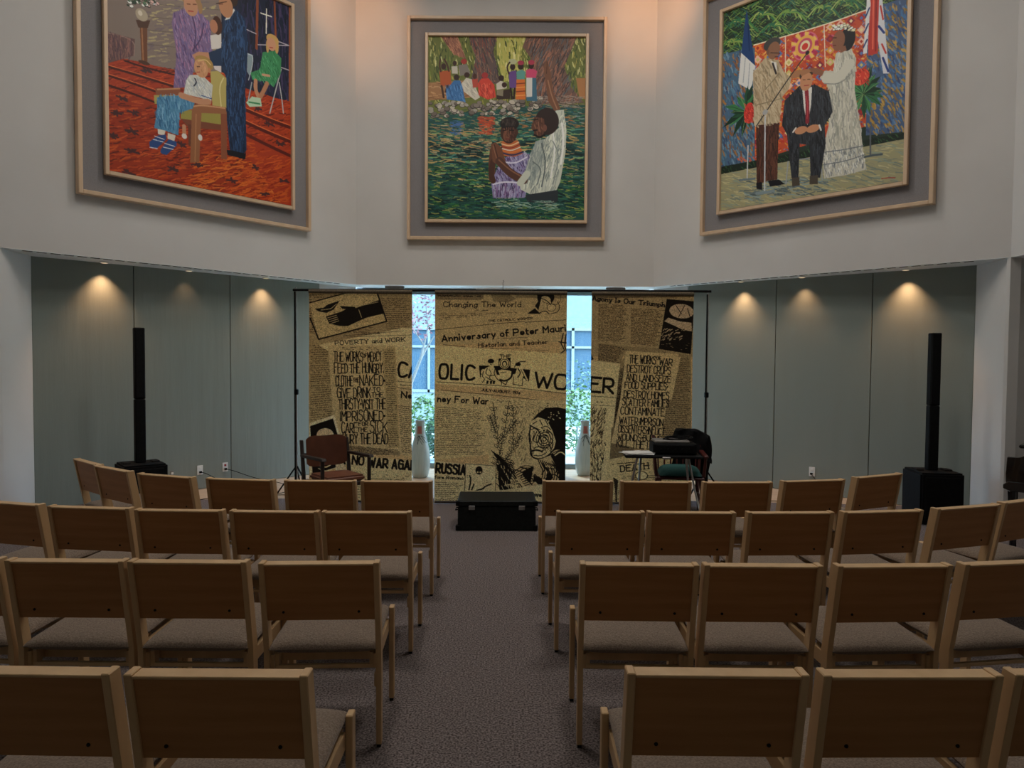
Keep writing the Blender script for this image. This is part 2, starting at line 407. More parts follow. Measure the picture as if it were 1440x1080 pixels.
# louvred air slot along the edge of the soffit
def louvres(name, A, B, side, d0, d1):
    A, B = Vector((*A, 0)), Vector((*B, 0)); d = (B-A).normalized(); mb = MB(); s = d0
    while s < d1:
        mb.box(s, s+.085, *sorted((side*.035, side*.075)), ZS-.003, ZS+.001); s += .125
    o = struct(mb.build(name, M['dark'])); o.matrix_world = Matrix.Translation(A) @ Matrix.Rotation(math.atan2(d.y, d.x), 4, 'Z')
louvres('trim_5', CL, LE, -1, .25, 4.1)
louvres('trim_6', CR, RE, 1, .25, 4.0)
# floors and ceiling
flat('floor', [(-5.2, -.8), (5.6, -.8), (5.6, 8.02), (3.6, 8.22), (1.5, 8.34), (-1, 8.36), (-3, 8.26), (-5.2, 8.0)], -.1, 0, M['carpet'])
flat('floor_wood', [(-5.6, 7.0), (5.8, 7.0), (5.8, 10.9), (-5.6, 10.9)], -.12, -.006, M['woodfloor'])
flat('ceiling', [(-5.2, -.8), (5.6, -.8), (5.6, 7.3), (2.2, 10.5), (-2.4, 10.5), (-5.2, 7.2)], ZC, ZC+.1, M['white'])
# baseboards in plain sight: none; windows
WY = 10.72
def window(name, x0, x1, bars):
    w = struct(thing(name, 'x', 'x')); del w['label'], w['category']; w.location = ((x0+x1)/2, WY, 0)
    c = (x0+x1)/2; mb = MB()
    mb.box(x0-c, x1-c, -.03, .03, 0, .07).box(x0-c, x1-c, -.03, .03, ZS-.09, ZS)
    mb.box(x0-c, x0-c+.05, -.03, .03, .07, ZS-.09).box(x1-c-.05, x1-c, -.03, .03, .07, ZS-.09)
    for b in bars: mb.box(b-c-.025, b-c+.025, -.03, .03, .07, ZS-.09)
    mb.build('window_frame', M['alu'], w)
    MB().box(x0-c+.05, x1-c-.05, -.006, .006, .07, ZS-.09).build('window_pane', M['glass'], w)
window('window_1', -2.33, -.55, [-1.9])
window('window_2', .36, 2.12, [1.72])
struct(MB().box(-.55, .36, WY-.06, WY+.06, 0, ZS).build('wall_window_pier', M['white']))
# small pull-down blind housings on the window heads
for x in (-1.72, 1.50):
    t = thing('blind_housing', 'grey-green blind housing on the window head, %s the middle cloth banner' % ('left of' if x < 0 else 'right of'), 'blind', (x, 10.42, ZS-.12), group=None)
    MB().box(-.14, .14, -.03, .03, -.06, .12, .004).build('housing', M['grey'], t)

# ------------------------------------------------------------------ chairs
def make_chair():
    # origin at the floor under the seat; the chair faces +Y
    t = thing('chapel_chair', 'x', 'chair')
    oy = -.27
    def Y(v): return v+oy
    for s in (-1, 1):
        x0, x1 = sorted((s*.244, s*.221))
        pr = [(.087, .012), (.128, .012), (.132, .30), (.130, .43), (.056, .82), (.0, .82), (.078, .43), (.082, .30)]
        lg = MB().prism([(Y(a), b) for a, b in pr], x0, x1, 'x', .003).build('leg', M['beech'], t)
        MB().box(x0+.003, x1-.003, Y(.090), Y(.125), 0, .013).build('foot_glide', M['black'], lg)
        x0, x1 = sorted((s*.250, s*.226))
        lg = MB().box(x0, x1, Y(.50), Y(.548), .012, .458, .003).build('leg', M['beech'], t)
        MB().box(x0+.003, x1-.003, Y(.503), Y(.545), 0, .013).build('foot_glide', M['black'], lg)
    # slope of the back: y at height z
    def yb(z): return (.82-z)*.2
    tp = [(.002, .815), (.056, .815), (yb(.785)+.050, .785), (yb(.803)+.036, .792), (yb(.803)+.036, .806), (.003, .806)]
    MB().prism([(Y(a), b) for a, b in tp], -.221, .221, 'x', .002).build('top_rail', M['beech'], t)
    za, zb = .563, .806
    pn = [(yb(zb)+.009, zb), (yb(zb)+.034, zb), (yb(za)+.034, za), (yb(za)+.009, za)]
    bp = MB().prism([(Y(a), b) for a, b in pn], -.221, .221, 'x').build('back_panel', M['panel'], t)
    for x in (-.155, .155):
        z = .60
        mb = MB(); mb.lathe([(.0055, 0), (.0055, .003), (.002, .004)], 10, Matrix.Translation((x, Y(yb(z)+.0095), z)) @ Matrix.Rotation(PI/2-.2, 4, 'X'))
        mb.build('screw', M['black'], bp)
    fp = [(yb(.79)+.034, .79), (yb(.79)+.060, .785), (yb(.59)+.060, .59), (yb(.585)+.034, .585)]
    MB().prism([(Y(a), b) for a, b in fp], -.214, .214, 'x', .008).build('back_cushion', M['seat'], t)
    # seat cushion: rounded, slightly crowned
    def f(u, v): return None
    def top(u, v):
        x = (u-.5)*2; y = (v-.5)*2
        e = (1-abs(x)**6)**.5 * (1-abs(y)**8)**.5 if abs(x) < 1 and abs(y) < 1 else 0
        return e
    def surf(sgn):
        def g(u, v):
            # squeeze the samples towards the rim
            uu = .5-.5*math.cos(PI*u); vv = .5-.5*math.cos(PI*v); e = top(uu, vv)
            z = .432 + (.034*e + .010*e*math.sin(PI*uu)*math.sin(PI*vv) if sgn > 0 else -.030*e)
            return Vector(((uu-.5)*.452, Y(.075+vv*.475), z + (.012*(vv) if True else 0)))
        return g
    mb = MB(); mb.grid(surf(1), 18, 16); mb.grid(surf(-1), 10, 8)
    mb.build('seat_cushion', M['seat'], t, smooth=True)
    sf = MB()
    sf.box(-.215, .215, Y(.11), Y(.128), .335, .352, .002).box(-.215, .215, Y(.19), Y(.21), .34, .402)
    sf.box(-.215, .215, Y(.50), Y(.52), .34, .405, .002)
    for s in (-1, 1):
        x0, x1 = sorted((s*.2255, s*.206)); sf.box(x0, x1, Y(.10), Y(.505), .34, .402, .002)
        x0, x1 = sorted((s*.213, s*.19)); sf.box(x0, x1, Y(.112), Y(.15), .345, .402)
    sf.build('seat_frame', M['beech'], t)
    MB().box(.212, .222, Y(.092), Y(.118), .262, .318, .002).build('link_bracket', M['beech'], t)
    return t
ROWS = [
 ('front', 'left', [(-.784,4.811,0),(-1.306,4.812,0),(-1.868,4.845,-7),(-2.450,4.975,-19),(-2.995,5.272,-34),(-3.385,5.605,-40)]),
 ('front', 'right', [(.460,4.866,0),(.999,4.865,-1),(1.567,4.873,3),(2.136,4.968,12),(2.72,5.205,25)]),
 ('second', 'left', [(-.789,3.837,1),(-1.294,3.838,-1),(-1.818,3.850,-1),(-2.345,3.905,-6),(-2.892,4.018,-14)]),
 ('second', 'right', [(.496,3.881,1),(.999,3.889,0),(1.554,3.906,3),(2.094,3.956,8),(2.668,4.099,18),(3.180,4.320,24)]),
 ('third', 'left', [(-.784,2.871,3),(-1.326,2.876,0),(-1.829,2.877,0),(-2.350,2.905,-4)]),
 ('third', 'right', [(.530,2.884,-1),(1.039,2.882,0),(1.586,2.893,3),(2.128,2.955,9)]),
 ('back', 'left', [(-.777,1.843,0),(-1.302,1.850,-1)]),
 ('back', 'right', [(.559,1.871,-.5),(1.083,1.871,1),(1.605,1.885,1)])]
ORD = ['first', 'second', 'third', 'fourth', 'fifth', 'sixth']
RN = {'front': 'front row nearest the banners', 'second': 'second row from the banners', 'third': 'third row from the banners', 'back': 'last row nearest the viewer'}
proto = make_chair(); used = False
for row, side, seats in ROWS:
    for i, (x, y, a) in enumerate(seats):
        c = copy_tree(proto) if used else proto; used = True
        r = math.radians(a)
        c.location = (x-math.sin(r)*.27, y+math.cos(r)*.27, 0); c.rotation_euler = (0, 0, r)
        c['label'] = 'light wood chair, %s seat %s of the aisle, %s' % (ORD[i], side, RN[row])
        c['group'] = 'light wood chapel chairs set out in rows'

# ------------------------------------------------------------------ paintings
ART = {
'cen': [
('p','6b7236',[-7,-12,995,-20,1008,1144,-4,1151]),
('h','8a9a45 3c4a22 b8a850 c8c070 2c3a1c 55692f',[-7,-12,995,-20,1000,422,-6,429],420,31,79,8.5),
('p','b9b45e',[434,-16,626,-17,577,130,606,228,478,285,435,131]),
('h','d8d080 8a9a45 c8b860',[434,-16,626,-17,606,228,478,285],90,28,84,7.1),
('h','2c3a1c 3c4a22 d8d890 e8e0a0 55692f',[-7,-12,995,-20,998,267,-6,275],150,42,85,9.9),
('p','9a6650',[71,-13,181,-14,242,140,164,112]),
('h','c88a68 6a4038',[71,-13,181,-14,242,140,164,112],30,42,64,7.1),
('p','66544f',[252,-14,441,-16,413,89,457,271,500,299,272,280,302,132]),
('h','9a735c 3f3535 8a4a40 544a50',[252,-14,441,-16,413,89,457,271,272,280,302,132],110,63,77,7.1),
('p','75574b',[628,-17,943,-12,904,86,862,184,906,310,990,408,722,417,607,376,666,270,648,130,598,60]),
('h','a8705a 4a3a3a b87a60 5f6a70 3a2f30',[628,-17,943,-12,904,86,862,184,906,310,990,408,722,417,666,270,648,130],230,70,112,7.1),
('p','a4764e',[-6,289,236,273,286,378,-6,401]),
('p','b07a4a',[937,254,998,253,1000,387,957,366]),
('h','c89a68 7a5538 d0a878',[-6,289,236,273,286,378,-6,401],40,36,5,7.1),
('p','245049',[-6,493,722,424,1000,422,1008,1144,-4,1151]),
('h','2b6b5e 17403c 3f7f63 5a8f5a 9a9a60 2a5f78 0f3230 1d5048 b08a5a',[-6,472,722,424,1000,422,1005,860,-4,867],900,49,2,7.1),
('h','0c2a2c 123a38 0a2222',[-5,655,1003,648,1008,1137,-4,1144],200,86,2,15.7),
('h','c8a060 8ab070 4f9080 0c2a2c d0b070',[-5,598,1002,563,1006,931,-4,938],170,74,2,11.4),
('h','2f6a2a 123d22 8aa04a 174a3c 2b6b5e 0f3230 3a7a40 b0b060',[-5,796,1004,789,1008,1144,-4,1151],620,52,3,7.1),
('h','b58f68 a07a58 c8b890',[6,542,451,539,410,737,7,740],70,43,2,7.1),
('h','c0703a b08050 8aa0a0',[551,482,993,464,994,563,580,566],60,40,2,7.1),
('h','c8502f d86a40 b0402a',[320,497,423,497,409,610,326,610],60,37,2,8.5),
('h','4a6fb0 3f6a98',[144,527,223,526,216,611,152,618],28,29,2,7.1),
('h','d8d0b0 b8c0a0',[437,482,565,482,566,538,423,539],24,34,2,5.7),
('r','a39c90 70655c c2b9a8 857a70',[8,415,436,398,721,375,722,431,522,482,9,502],150,20),
('h','8a7a70 5a4a42 b0a090',[693,361,985,366,990,443,722,438],80,49,9,5.7),
('p','b5562a',[73,218,143,211,148,302,82,311]),
('e','3a2118',100,187,15.7,19.6),
('s','4a2a20',9.9,[82,218,73,179,79,145]),
('s','4a2a20',9.9,[133,215,124,178,104,142]),
('s','3a2118',12.7,[88,309,101,379]),
('s','3a2118',12.7,[125,309,114,344]),
('p','c8c0b0',[150,187,187,184,190,231,153,231]),
('e','3a2118',170,167,12.8,15.4),
('p','827a72',[193,178,247,172,271,231,204,245]),
('e','a8352f',228,155,18.5,16.8),
('p','3a6fa8',[115,333,143,302,165,274,205,273,219,315,239,406,120,393]),
('e','33201a',182,254,17.1,18.2),
('h','5a90c8 28507f',[115,316,215,301,237,406,120,393],24,37,69,7.1),
('p','cfc8b8',[213,294,243,256,279,266,331,378,301,396,229,343]),
('e','3a2118',247,239,17.1,16.8),
('h','a8a090 e8e0d0',[222,287,279,273,322,378,236,350],18,37,54,5.7),
('e','4a2a20',297,247,12.8,16.8),
('p','b84a3a',[279,266,316,261,316,315,286,318]),
('p','d04535',[316,293,338,261,384,258,421,300,432,377,379,391,322,364]),
('e','a83535',361,241,19.9,19.6),
('h','e86a50 a03028',[319,293,414,293,429,377,325,371],26,37,74,7.1),
('p','d0c8b8',[433,293,461,274,498,285,499,320,436,331]),
('e','33201a',465,257,17.1,18.2),
('p','3a2a22',[433,339,521,324,522,386,436,390]),
('e','3a2118',484,299,15.7,16.9),
('p','8a8068',[436,335,479,327,476,370,436,363]),
('p','6a4a8a',[511,218,558,208,564,316,518,322]),
('e','33201a',536,187,17.1,19.6),
('e','b8b890',536,154,27.0,16.8),
('s','3a2118',9.9,[512,229,498,187,517,159]),
('s','2c1a14',11.3,[524,321,533,383]),
('s','2c1a14',11.3,[550,321,545,383]),
('p','5f9a90',[560,217,595,203,617,217,612,267,564,268]),
('p','d8722f',[561,264,614,263,619,390,556,390]),
('e','33201a',587,183,18.5,21.0),
('e','a83a50',587,161,19.9,14.0),
('s','7a2f1a',5.7,[561,292,615,287]),
('s','f0a050',5.7,[560,316,615,311]),
('s','7a2f1a',5.7,[559,341,616,336]),
('s','f0a050',5.7,[557,366,617,362]),
('p','d04a70',[620,207,654,193,691,211,683,259,623,259]),
('p','3f6a80',[628,253,685,253,693,399,625,397]),
('p','d8d4cc',[623,253,660,253,661,371,624,374]),
('e','33201a',654,177,17.1,22.4),
('e','b03a50',654,158,19.9,15.4),
('s','5f3b2a',42.7,[417,708,407,793,411,885]),
('p','8d86b0',[493,753,589,714,656,735,637,933,621,1004,417,1006,405,907,456,793]),
('h','5a3f6f c8c4d8 3a2f55 a8a0c8',[493,753,589,714,656,735,620,919,417,921,439,814],150,28,69,7.1),
('h','5a3a6a 8a6a98 b8b4d0 3a2f50',[417,914,629,912,621,1004,417,1006],60,65,90,8.6),
('s','d8d4e4',10.0,[418,921,497,903,626,916]),
('s','d8d4e4',8.5,[482,779,553,792,632,749]),
('s','4a2c20',34.2,[416,779,402,850,417,900]),
('p','c06838',[469,651,574,645,604,728,553,747,481,743]),
('s','e8c090',7.1,[470,668,524,682,578,656]),
('s','8a2f24',7.1,[470,683,527,698,584,670]),
('s','e0d8c8',5.7,[473,697,530,712,588,687]),
('s','d87838',7.1,[476,709,533,725,596,701]),
('s','2f2f55',10.0,[478,725,539,741,603,718]),
('e','44281d',515,595,52.9,70.6),
('e','1f1716',519,541,60.0,42.3),
('h','3a302c 55483f',[466,510,573,510,566,552,469,553],30,25,95,4.3),
('e','7a4c38',499,616,20.0,33.9),
('h','8a5a42 5a3628 6a4030',[477,567,555,566,545,651,495,651],26,23,79,7.1),
('s','1a100c',5.7,[478,585,497,582]),
('s','1a100c',5.7,[520,582,546,582]),
('s','6a3028',7.1,[491,637,521,636]),
('s','5a3628',7.1,[508,589,502,616,512,619]),
('e','4a2c20',566,594,8.6,16.9),
('p','6f4530',[402,669,432,657,471,694,499,790,471,816,413,779]),
('s','3a2016',4.3,[424,673,453,779]),
('s','9a6a50',4.3,[415,680,439,765]),
('p','c9cdbd',[862,451,808,456,832,564,724,650,653,735,625,834,573,884,595,955,669,990,813,972,843,904,875,719,880,592]),
('h','9aa39a e8eada 7f8a85 dfe2d2 a8b0a8',[862,465,815,466,834,564,724,664,653,763,590,898,669,983,813,963,870,719,878,592],170,65,105,8.5),
('p','98a29c',[684,650,738,635,725,791,669,919,611,849,653,763]),
('h','b8beb2 7f8a88',[684,650,738,635,725,791,669,919,611,849],60,42,100,8.5),
('s','f0f2e6',12.8,[851,536,864,649,847,790]),
('s','f0f2e6',9.9,[795,593,810,720,783,876]),
('s','5f6a6a',8.5,[724,664,754,791,726,933]),
('s','6f7a78',7.1,[668,777,725,819,698,919]),
('s','8a948e',7.1,[795,649,839,734,798,918]),
('p','2c3338',[624,987,830,953,830,1020,799,1046,635,1030]),
('p','79503a',[742,262,730,174,753,140,777,227,795,339,842,449,802,460,762,396]),
('s','a8785a',7.1,[760,269,784,367,819,445]),
('s','4a2c20',4.2,[754,150,751,227]),
('e','2e1e1a',756,525,75.7,84.6),
('p','5f3b2c',[677,495,660,551,675,577,675,608,724,624,745,579,737,508]),
('e','75493a',743,566,12.9,21.2),
('p','5f3b2c',[671,526,654,565,666,582,683,572]),
('h','8a5c44 4a2c20',[671,509,723,506,731,614,681,608],20,28,79,7.1),
('s','1a1210',12.8,[678,610,709,627,741,610]),
('s','1a100c',7.1,[674,516,697,512]),
('s','1a1010',8.5,[672,582,695,579]),
('s','8a5c48',7.1,[701,530,709,586]),
('s','57362a',51.2,[456,776,525,852,611,894]),
('s','8a5c44',8.5,[453,768,525,832,597,871]),
('s','c9cdbd',42.8,[590,912,633,855]),
('h','8ab0a0 c0d0b8 3a6a60',[412,1013,856,1024,814,1081,426,1070],46,72,3,5.7),
],
'lef': [
('p','9c3519',[-53,-36,1139,-150,1133,1192,-71,1300]),
('h','b8441c 7a2a18 c85a20 5a2018 d05a2a 8a2412 b8441c',[-62,668,1136,288,1133,1192,-71,1300],1500,58,-20,8.1),
('h','d86a24 c8501c e07a30',[461,955,1014,906,1013,1135,344,1182],160,68,-21,8.7),
('p','84746a',[-53,-36,592,-150,586,503,327,583,187,581,79,594,-5,642]),
('h','a08e74 b8a878 8a7a6c 75656a',[173,-39,579,-150,574,490,327,572,197,575],220,42,-24,10.0),
('s','5f5348',2.1,[190,291,576,178]),
('s','5f5348',2.1,[189,355,575,249]),
('s','5f5348',2.1,[188,419,575,322]),
('s','5f5348',2.1,[188,488,351,451]),
('p','6a4f4c',[-3,492,132,483,127,564,-5,646]),
('s','9a7a70',5.0,[-3,497,132,485,127,564]),
('h','9a6a60 7a5a58 584048',[6,503,120,495,115,560,5,627],50,62,91,6.1),
('p','a83a1e',[-5,646,79,598,323,570,322,656,238,756,222,770,-6,748]),
('h','c8502a 8a2f1a b8441c 5a2018',[-5,646,79,598,323,570,322,656,227,765,-6,748],120,46,-29,6.3),
('s','d8683a',4.0,[0,647,134,645,315,647]),
('s','d8683a',4.0,[-1,688,113,690,238,698]),
('s','4a1d16',10.9,[0,655,134,653,315,656]),
('s','4a1d16',9.9,[-6,696,113,699,238,708]),
('s','4a1d16',10.9,[-6,740,102,747,222,761]),
('s','3f1a15',8.2,[84,603,197,605,320,596]),
('p','6f442a',[155,407,191,394,189,580,162,585]),
('s','a8704a',6.3,[165,416,170,573]),
('p','4f3222',[137,389,206,367,193,409,149,422]),
('e','4f3222',174,583,27.4,9.6),
('e','b0a088',165,355,29.3,29.7),
('e','d8ccb8',158,349,10.4,12.7),
('r','e8e8e0 3a5a3a d8b0a8 5a7a5a f4f4ee 2a4030',[83,249,257,180,243,281,92,343],120,11),
('p','20273a',[580,-150,1139,-150,1135,545,998,551,712,547,574,501]),
('h','3f3a5f 1a1a28 2c2a48 4a3f60',[591,-150,998,-150,994,539,739,533,586,462],200,107,89,10.1),
('s','8a4a30',15.1,[794,-150,782,310]),
('s','8a4a30',11.6,[889,-150,903,227]),
('s','9a5a3c',12.0,[995,-150,991,557]),
('s','9a5a3c',8.8,[775,20,989,-14]),
('s','b8b0b8',5.0,[721,228,780,231]),
('s','b8b0b8',5.1,[791,287,988,225]),
('s','b8b0b8',5.2,[910,225,988,225]),
('s','b8b0b8',5.3,[930,366,987,366]),
('s','f0e8d8',6.4,[845,71,842,207]),
('s','f0e8d8',6.4,[810,107,876,102]),
('p','a83a1e',[710,560,1008,542,1006,1212,707,899]),
('h','c8502a 8a2f1a b8441c 5a2018',[710,560,1008,542,1007,832,708,804],120,60,-27,7.8),
('s','d8683a',6.2,[712,654,852,671,1008,680]),
('s','d8683a',6.2,[711,722,852,744,1007,762]),
('s','5a1f18',18.7,[712,666,852,683,1008,693]),
('s','5a1f18',18.7,[711,734,852,757,1007,775]),
('s','5a1f18',18.7,[711,798,851,828,1007,857]),
('h','d05a24 b8441c c85a20 8a2412',[698,830,1007,882,1006,1123,695,1141],130,67,-23,9.1),
('k','4a2a2a',31,[67,785,122,841,116,930,114,1028,306,1073,431,1021,632,1067,773,969,822,1103,949,1008,352,938,46,862,20,972,93,1133,186,616,859,706,928,800,778,642]),
('p','7d6488',[319,287,375,248,450,225,515,269,525,413,466,458,432,491,418,566,383,640,317,666,335,487,312,345]),
('h','a58ab0 5a4570 b07a9a 8f78a0 6a5f90',[319,287,375,248,450,225,515,269,519,415,432,491,383,640,320,662,335,487],230,31,74,6.8),
('s','4f3a60',5.7,[421,270,437,342,425,447]),
('s','4f3a60',5.8,[479,282,466,365,419,443]),
('e','a07a50',412,186,53.6,37.8),
('e','a07a50',461,210,11.8,31.5),
('e','c08a68',411,220,37.1,49.0),
('s','5a3020',4.5,[392,216,407,212]),
('s','5a3020',4.5,[423,206,440,200]),
('s','a83a35',5.6,[398,249,423,242]),
('p','d8d0c8',[514,332,575,302,577,379,520,402]),
('e','4a2a1c',553,267,27.0,48.2),
('e','b57a5c',534,278,21.9,34.3),
('p','d8ccc8',[525,470,574,455,573,507,537,501]),
('p','1f3350',[588,222,651,138,715,173,731,298,712,541,718,885,697,909,620,907,595,669,603,527,574,472,513,491,499,428,574,376]),
('h','2c4a70 14223a 35557f 1a2c48',[594,223,651,144,712,174,727,299,712,541,710,887,627,900,599,667,606,514,574,466],240,58,88,8.5),
('p','d8d8d4',[595,224,616,189,649,142,654,151,623,207]),
('e','3a2a20',641,90,30.5,44.3),
('e','b8825e',603,149,40.1,57.9),
('s','6a3a28',4.7,[564,151,584,143]),
('s','2a1c18',3.5,[549,154,607,122]),
('p','14141c',[601,909,633,905,714,905,710,937,607,936]),
('p','c08a68',[416,466,448,439,504,424,513,469,465,492,436,493]),
('s','8a5a40',3.4,[436,467,489,454]),
('p','b5a560',[513,520,556,504,602,527,601,687,523,700]),
('s','d8cc90',6.0,[586,532,561,586,572,686]),
('p','8a5238',[226,693,349,653,355,684,230,724]),
('s','c08a60',6.5,[238,694,349,657]),
('p','a89a55',[220,727,354,689,354,726,222,770]),
('p','9a8f45',[353,763,572,712,569,782,353,811]),
('p','7a4530',[353,807,571,782,571,812,392,842]),
('p','8a4f35',[569,710,604,707,602,961,570,965]),
('p','6a3c2a',[390,826,409,823,405,936,392,935]),
('p','95603f',[412,721,463,703,599,684,602,718,463,750,449,1009,400,1021,411,764]),
('s','c8936a',6.9,[419,728,463,709,592,690]),
('s','b07a50',5.7,[434,764,426,1008]),
('s','c08a68',20.3,[370,842,371,884]),
('e','d8d0c8',371,892,13.7,13.4),
('e','d8d0c8',455,879,11.8,15.9),
('p','4f86a8',[236,733,282,714,343,694,431,697,416,740,348,779,340,896,274,888,219,889,235,789]),
('h','7fb0cc 2f5f85 5f98bc 3f75a0',[236,733,343,696,428,701,348,776,335,889,274,884,224,884],110,42,80,6.6),
('p','d8d0c0',[236,889,275,888,269,913,238,914]),
('p','d8d0c0',[286,896,326,899,319,930,285,925]),
('p','2c4a80',[195,981,195,963,236,921,277,907,279,930,233,985,205,991]),
('p','2c4a80',[248,1001,251,985,290,928,330,929,331,949,279,1009,257,1008]),
('s','e8e8e8',3.2,[220,928,268,933]),
('s','e8e8e8',3.2,[214,946,263,947]),
('s','e8e8e8',3.3,[270,952,321,956]),
('s','e8e8e8',3.3,[263,973,312,973]),
('s','d8d8e0',4.3,[197,989,233,987]),
('p','c8c8c0',[401,573,465,551,526,587,517,676,464,673,369,678,383,605]),
('h','a0a8b0 e4e4dc b0b0a8',[401,577,465,555,522,588,511,663,377,671],70,22,54,5.8),
('s','2a3040',6.9,[429,582,439,599,424,621]),
('s','2c4a80',4.6,[464,659,519,661]),
('s','c08a68',30.4,[502,681,452,695,360,689]),
('e','c08a68',360,689,18.2,15.5),
('e','a8854a',479,487,50.4,36.3),
('e','c89268',463,519,38.1,47.5),
('h','dca880 b07a58',[436,499,489,482,486,551,447,563],18,17,79,5.8),
('s','5a3828',4.6,[442,517,456,513]),
('s','b04a40',4.6,[439,547,455,541]),
('e','c08058',508,516,8.4,13.7),
('s','d8b878',5.7,[448,486,489,464,515,485]),
('s','b8b8b8',6.6,[936,376,899,511,862,644]),
('s','b8b8b8',6.6,[923,454,941,548,949,620]),
('s','a0a8ac',6.3,[752,505,728,620]),
('p','8a9aa0',[727,353,761,353,758,408,739,474,723,455]),
('s','c8d0d4',3.7,[729,358,761,357,755,421,732,499]),
('p','3f8a58',[820,318,896,286,938,314,933,402,888,492,846,472,755,490,744,455,801,419]),
('h','5fb078 2a6a42 4a9a68',[820,322,892,292,931,316,923,405,881,485,755,481,801,419],80,26,65,6.5),
('s','c08a68',22.8,[776,489,773,535,789,569]),
('s','b57e5c',23.3,[846,483,824,532,802,573]),
('s','c89a78',12.8,[819,443,860,436]),
('p','b8d0b0',[717,625,752,582,805,577,813,620,738,643]),
('s','3f8a58',8.8,[735,618,799,610]),
('e','c8a060',882,228,39.1,29.4),
('e','c8a060',908,256,12.6,41.8),
('e','c8a060',850,275,9.6,36.5),
('e','cc9674',875,256,27.8,36.7),
('s','a83a35',5.2,[864,277,883,273]),
],
'rig': [
('p','26362a',[-91,-150,1108,-98,1146,1300,-55,1214]),
('h','3f6a35 5f8a3a 1c2a1c 8aa050 2f6a5a 2a4f3a 6f9a48 17261c',[-58,-150,1013,-35,1022,307,590,270,-14,239],900,50,-25,7.1),
('h','3f6a35 5f8a3a 9ab060 1c2a1c 2f6a5a',[-19,-8,1019,179,1022,307,590,270,-14,239],260,65,42,5.9),
('s','8aa050',7.7,[249,96,200,74,143,115]),
('s','6f9a48',7.7,[249,96,205,69,155,111]),
('s','a8b868',7.7,[249,96,216,65,180,109]),
('s','2f6a4a',7.7,[249,96,231,66,213,107]),
('s','2f6a4a',7.7,[249,96,248,71,249,108]),
('s','a8b868',7.7,[249,96,264,78,284,131]),
('s','2f6a4a',7.7,[249,96,279,87,316,154]),
('s','8aa050',7.7,[249,96,290,98,339,172]),
('s','6f9a48',7.7,[249,96,295,107,351,184]),
('s','a8b868',8.0,[112,87,60,65,1,107]),
('s','2f6a4a',8.0,[112,87,66,59,13,102]),
('s','3f7a45',8.0,[112,87,77,55,39,100]),
('s','2f6a4a',8.0,[112,87,93,57,74,99]),
('s','3f7a45',8.0,[112,87,111,62,112,100]),
('s','8aa050',8.0,[112,87,128,69,149,123]),
('s','6f9a48',8.0,[112,87,143,78,182,147]),
('s','2f6a4a',8.0,[112,87,155,89,207,165]),
('s','3f7a45',8.0,[112,87,160,99,219,178]),
('s','6f9a48',7.4,[405,137,359,117,305,157]),
('s','8aa050',7.4,[405,137,364,111,317,152]),
('s','6f9a48',7.4,[405,137,374,107,340,150]),
('s','6f9a48',7.4,[405,137,388,109,371,149]),
('s','2f6a4a',7.4,[405,137,404,113,405,149]),
('s','8aa050',7.4,[405,137,420,120,438,171]),
('s','a8b868',7.4,[405,137,434,128,468,194]),
('s','2f6a4a',7.4,[405,137,444,139,491,210]),
('s','6f9a48',7.4,[405,137,449,148,502,222]),
('s','6f9a48',7.0,[588,177,545,158,495,197]),
('s','a8b868',7.0,[588,177,550,152,506,192]),
('s','6f9a48',7.0,[588,177,559,149,528,190]),
('s','8aa050',7.0,[588,177,572,150,557,188]),
('s','2f6a4a',7.0,[588,177,588,154,589,189]),
('s','3f7a45',7.0,[588,177,602,160,619,210]),
('s','8aa050',7.0,[588,177,615,168,648,231]),
('s','6f9a48',7.0,[588,177,624,178,669,247]),
('s','2f6a4a',7.0,[588,177,629,187,679,259]),
('s','2f6a4a',6.8,[703,183,662,164,615,202]),
('s','a8b868',6.8,[703,183,666,159,625,198]),
('s','6f9a48',6.8,[703,183,676,156,646,196]),
('s','2f6a4a',6.8,[703,183,688,157,673,194]),
('s','6f9a48',6.8,[703,183,703,160,704,195]),
('s','3f7a45',6.8,[703,183,716,168,733,215]),
('s','8aa050',6.8,[703,183,729,175,760,236]),
('s','3f7a45',6.8,[703,183,738,184,780,252]),
('s','2f6a4a',6.8,[703,183,742,193,790,263]),
('s','a8b868',8.1,[71,188,19,167,-42,210]),
('s','6f9a48',8.1,[71,188,25,161,-28,205]),
('s','3f7a45',8.1,[71,188,36,157,-2,203]),
('s','8aa050',8.1,[71,188,52,158,33,201]),
('s','8aa050',8.1,[71,188,71,163,72,201]),
('s','6f9a48',8.1,[71,188,88,169,109,224]),
('s','2f6a4a',8.1,[71,188,104,178,143,247]),
('s','6f9a48',8.1,[71,188,115,190,168,265]),
('s','8aa050',8.1,[71,188,121,199,181,278]),
('s','8aa050',6.4,[919,227,881,210,838,246]),
('s','3f7a45',6.4,[919,227,885,205,848,242]),
('s','8aa050',6.4,[919,227,894,202,866,240]),
('s','6f9a48',6.4,[919,227,905,203,892,239]),
('s','a8b868',6.4,[919,227,919,205,919,239]),
('s','2f6a4a',6.4,[919,227,931,212,947,259]),
('s','a8b868',6.4,[919,227,943,220,971,277]),
('s','6f9a48',6.4,[919,227,951,229,990,292]),
('s','3f7a45',6.4,[919,227,955,237,999,303]),
('s','8aa050',7.6,[316,180,269,159,213,201]),
('s','3f7a45',7.6,[316,180,274,154,225,196]),
('s','2f6a4a',7.6,[316,180,284,150,249,194]),
('s','2f6a4a',7.6,[316,180,299,151,281,192]),
('s','2f6a4a',7.6,[316,180,316,155,317,192]),
('s','a8b868',7.6,[316,180,331,162,351,214]),
('s','6f9a48',7.6,[316,180,346,170,382,237]),
('s','a8b868',7.6,[316,180,356,181,405,254]),
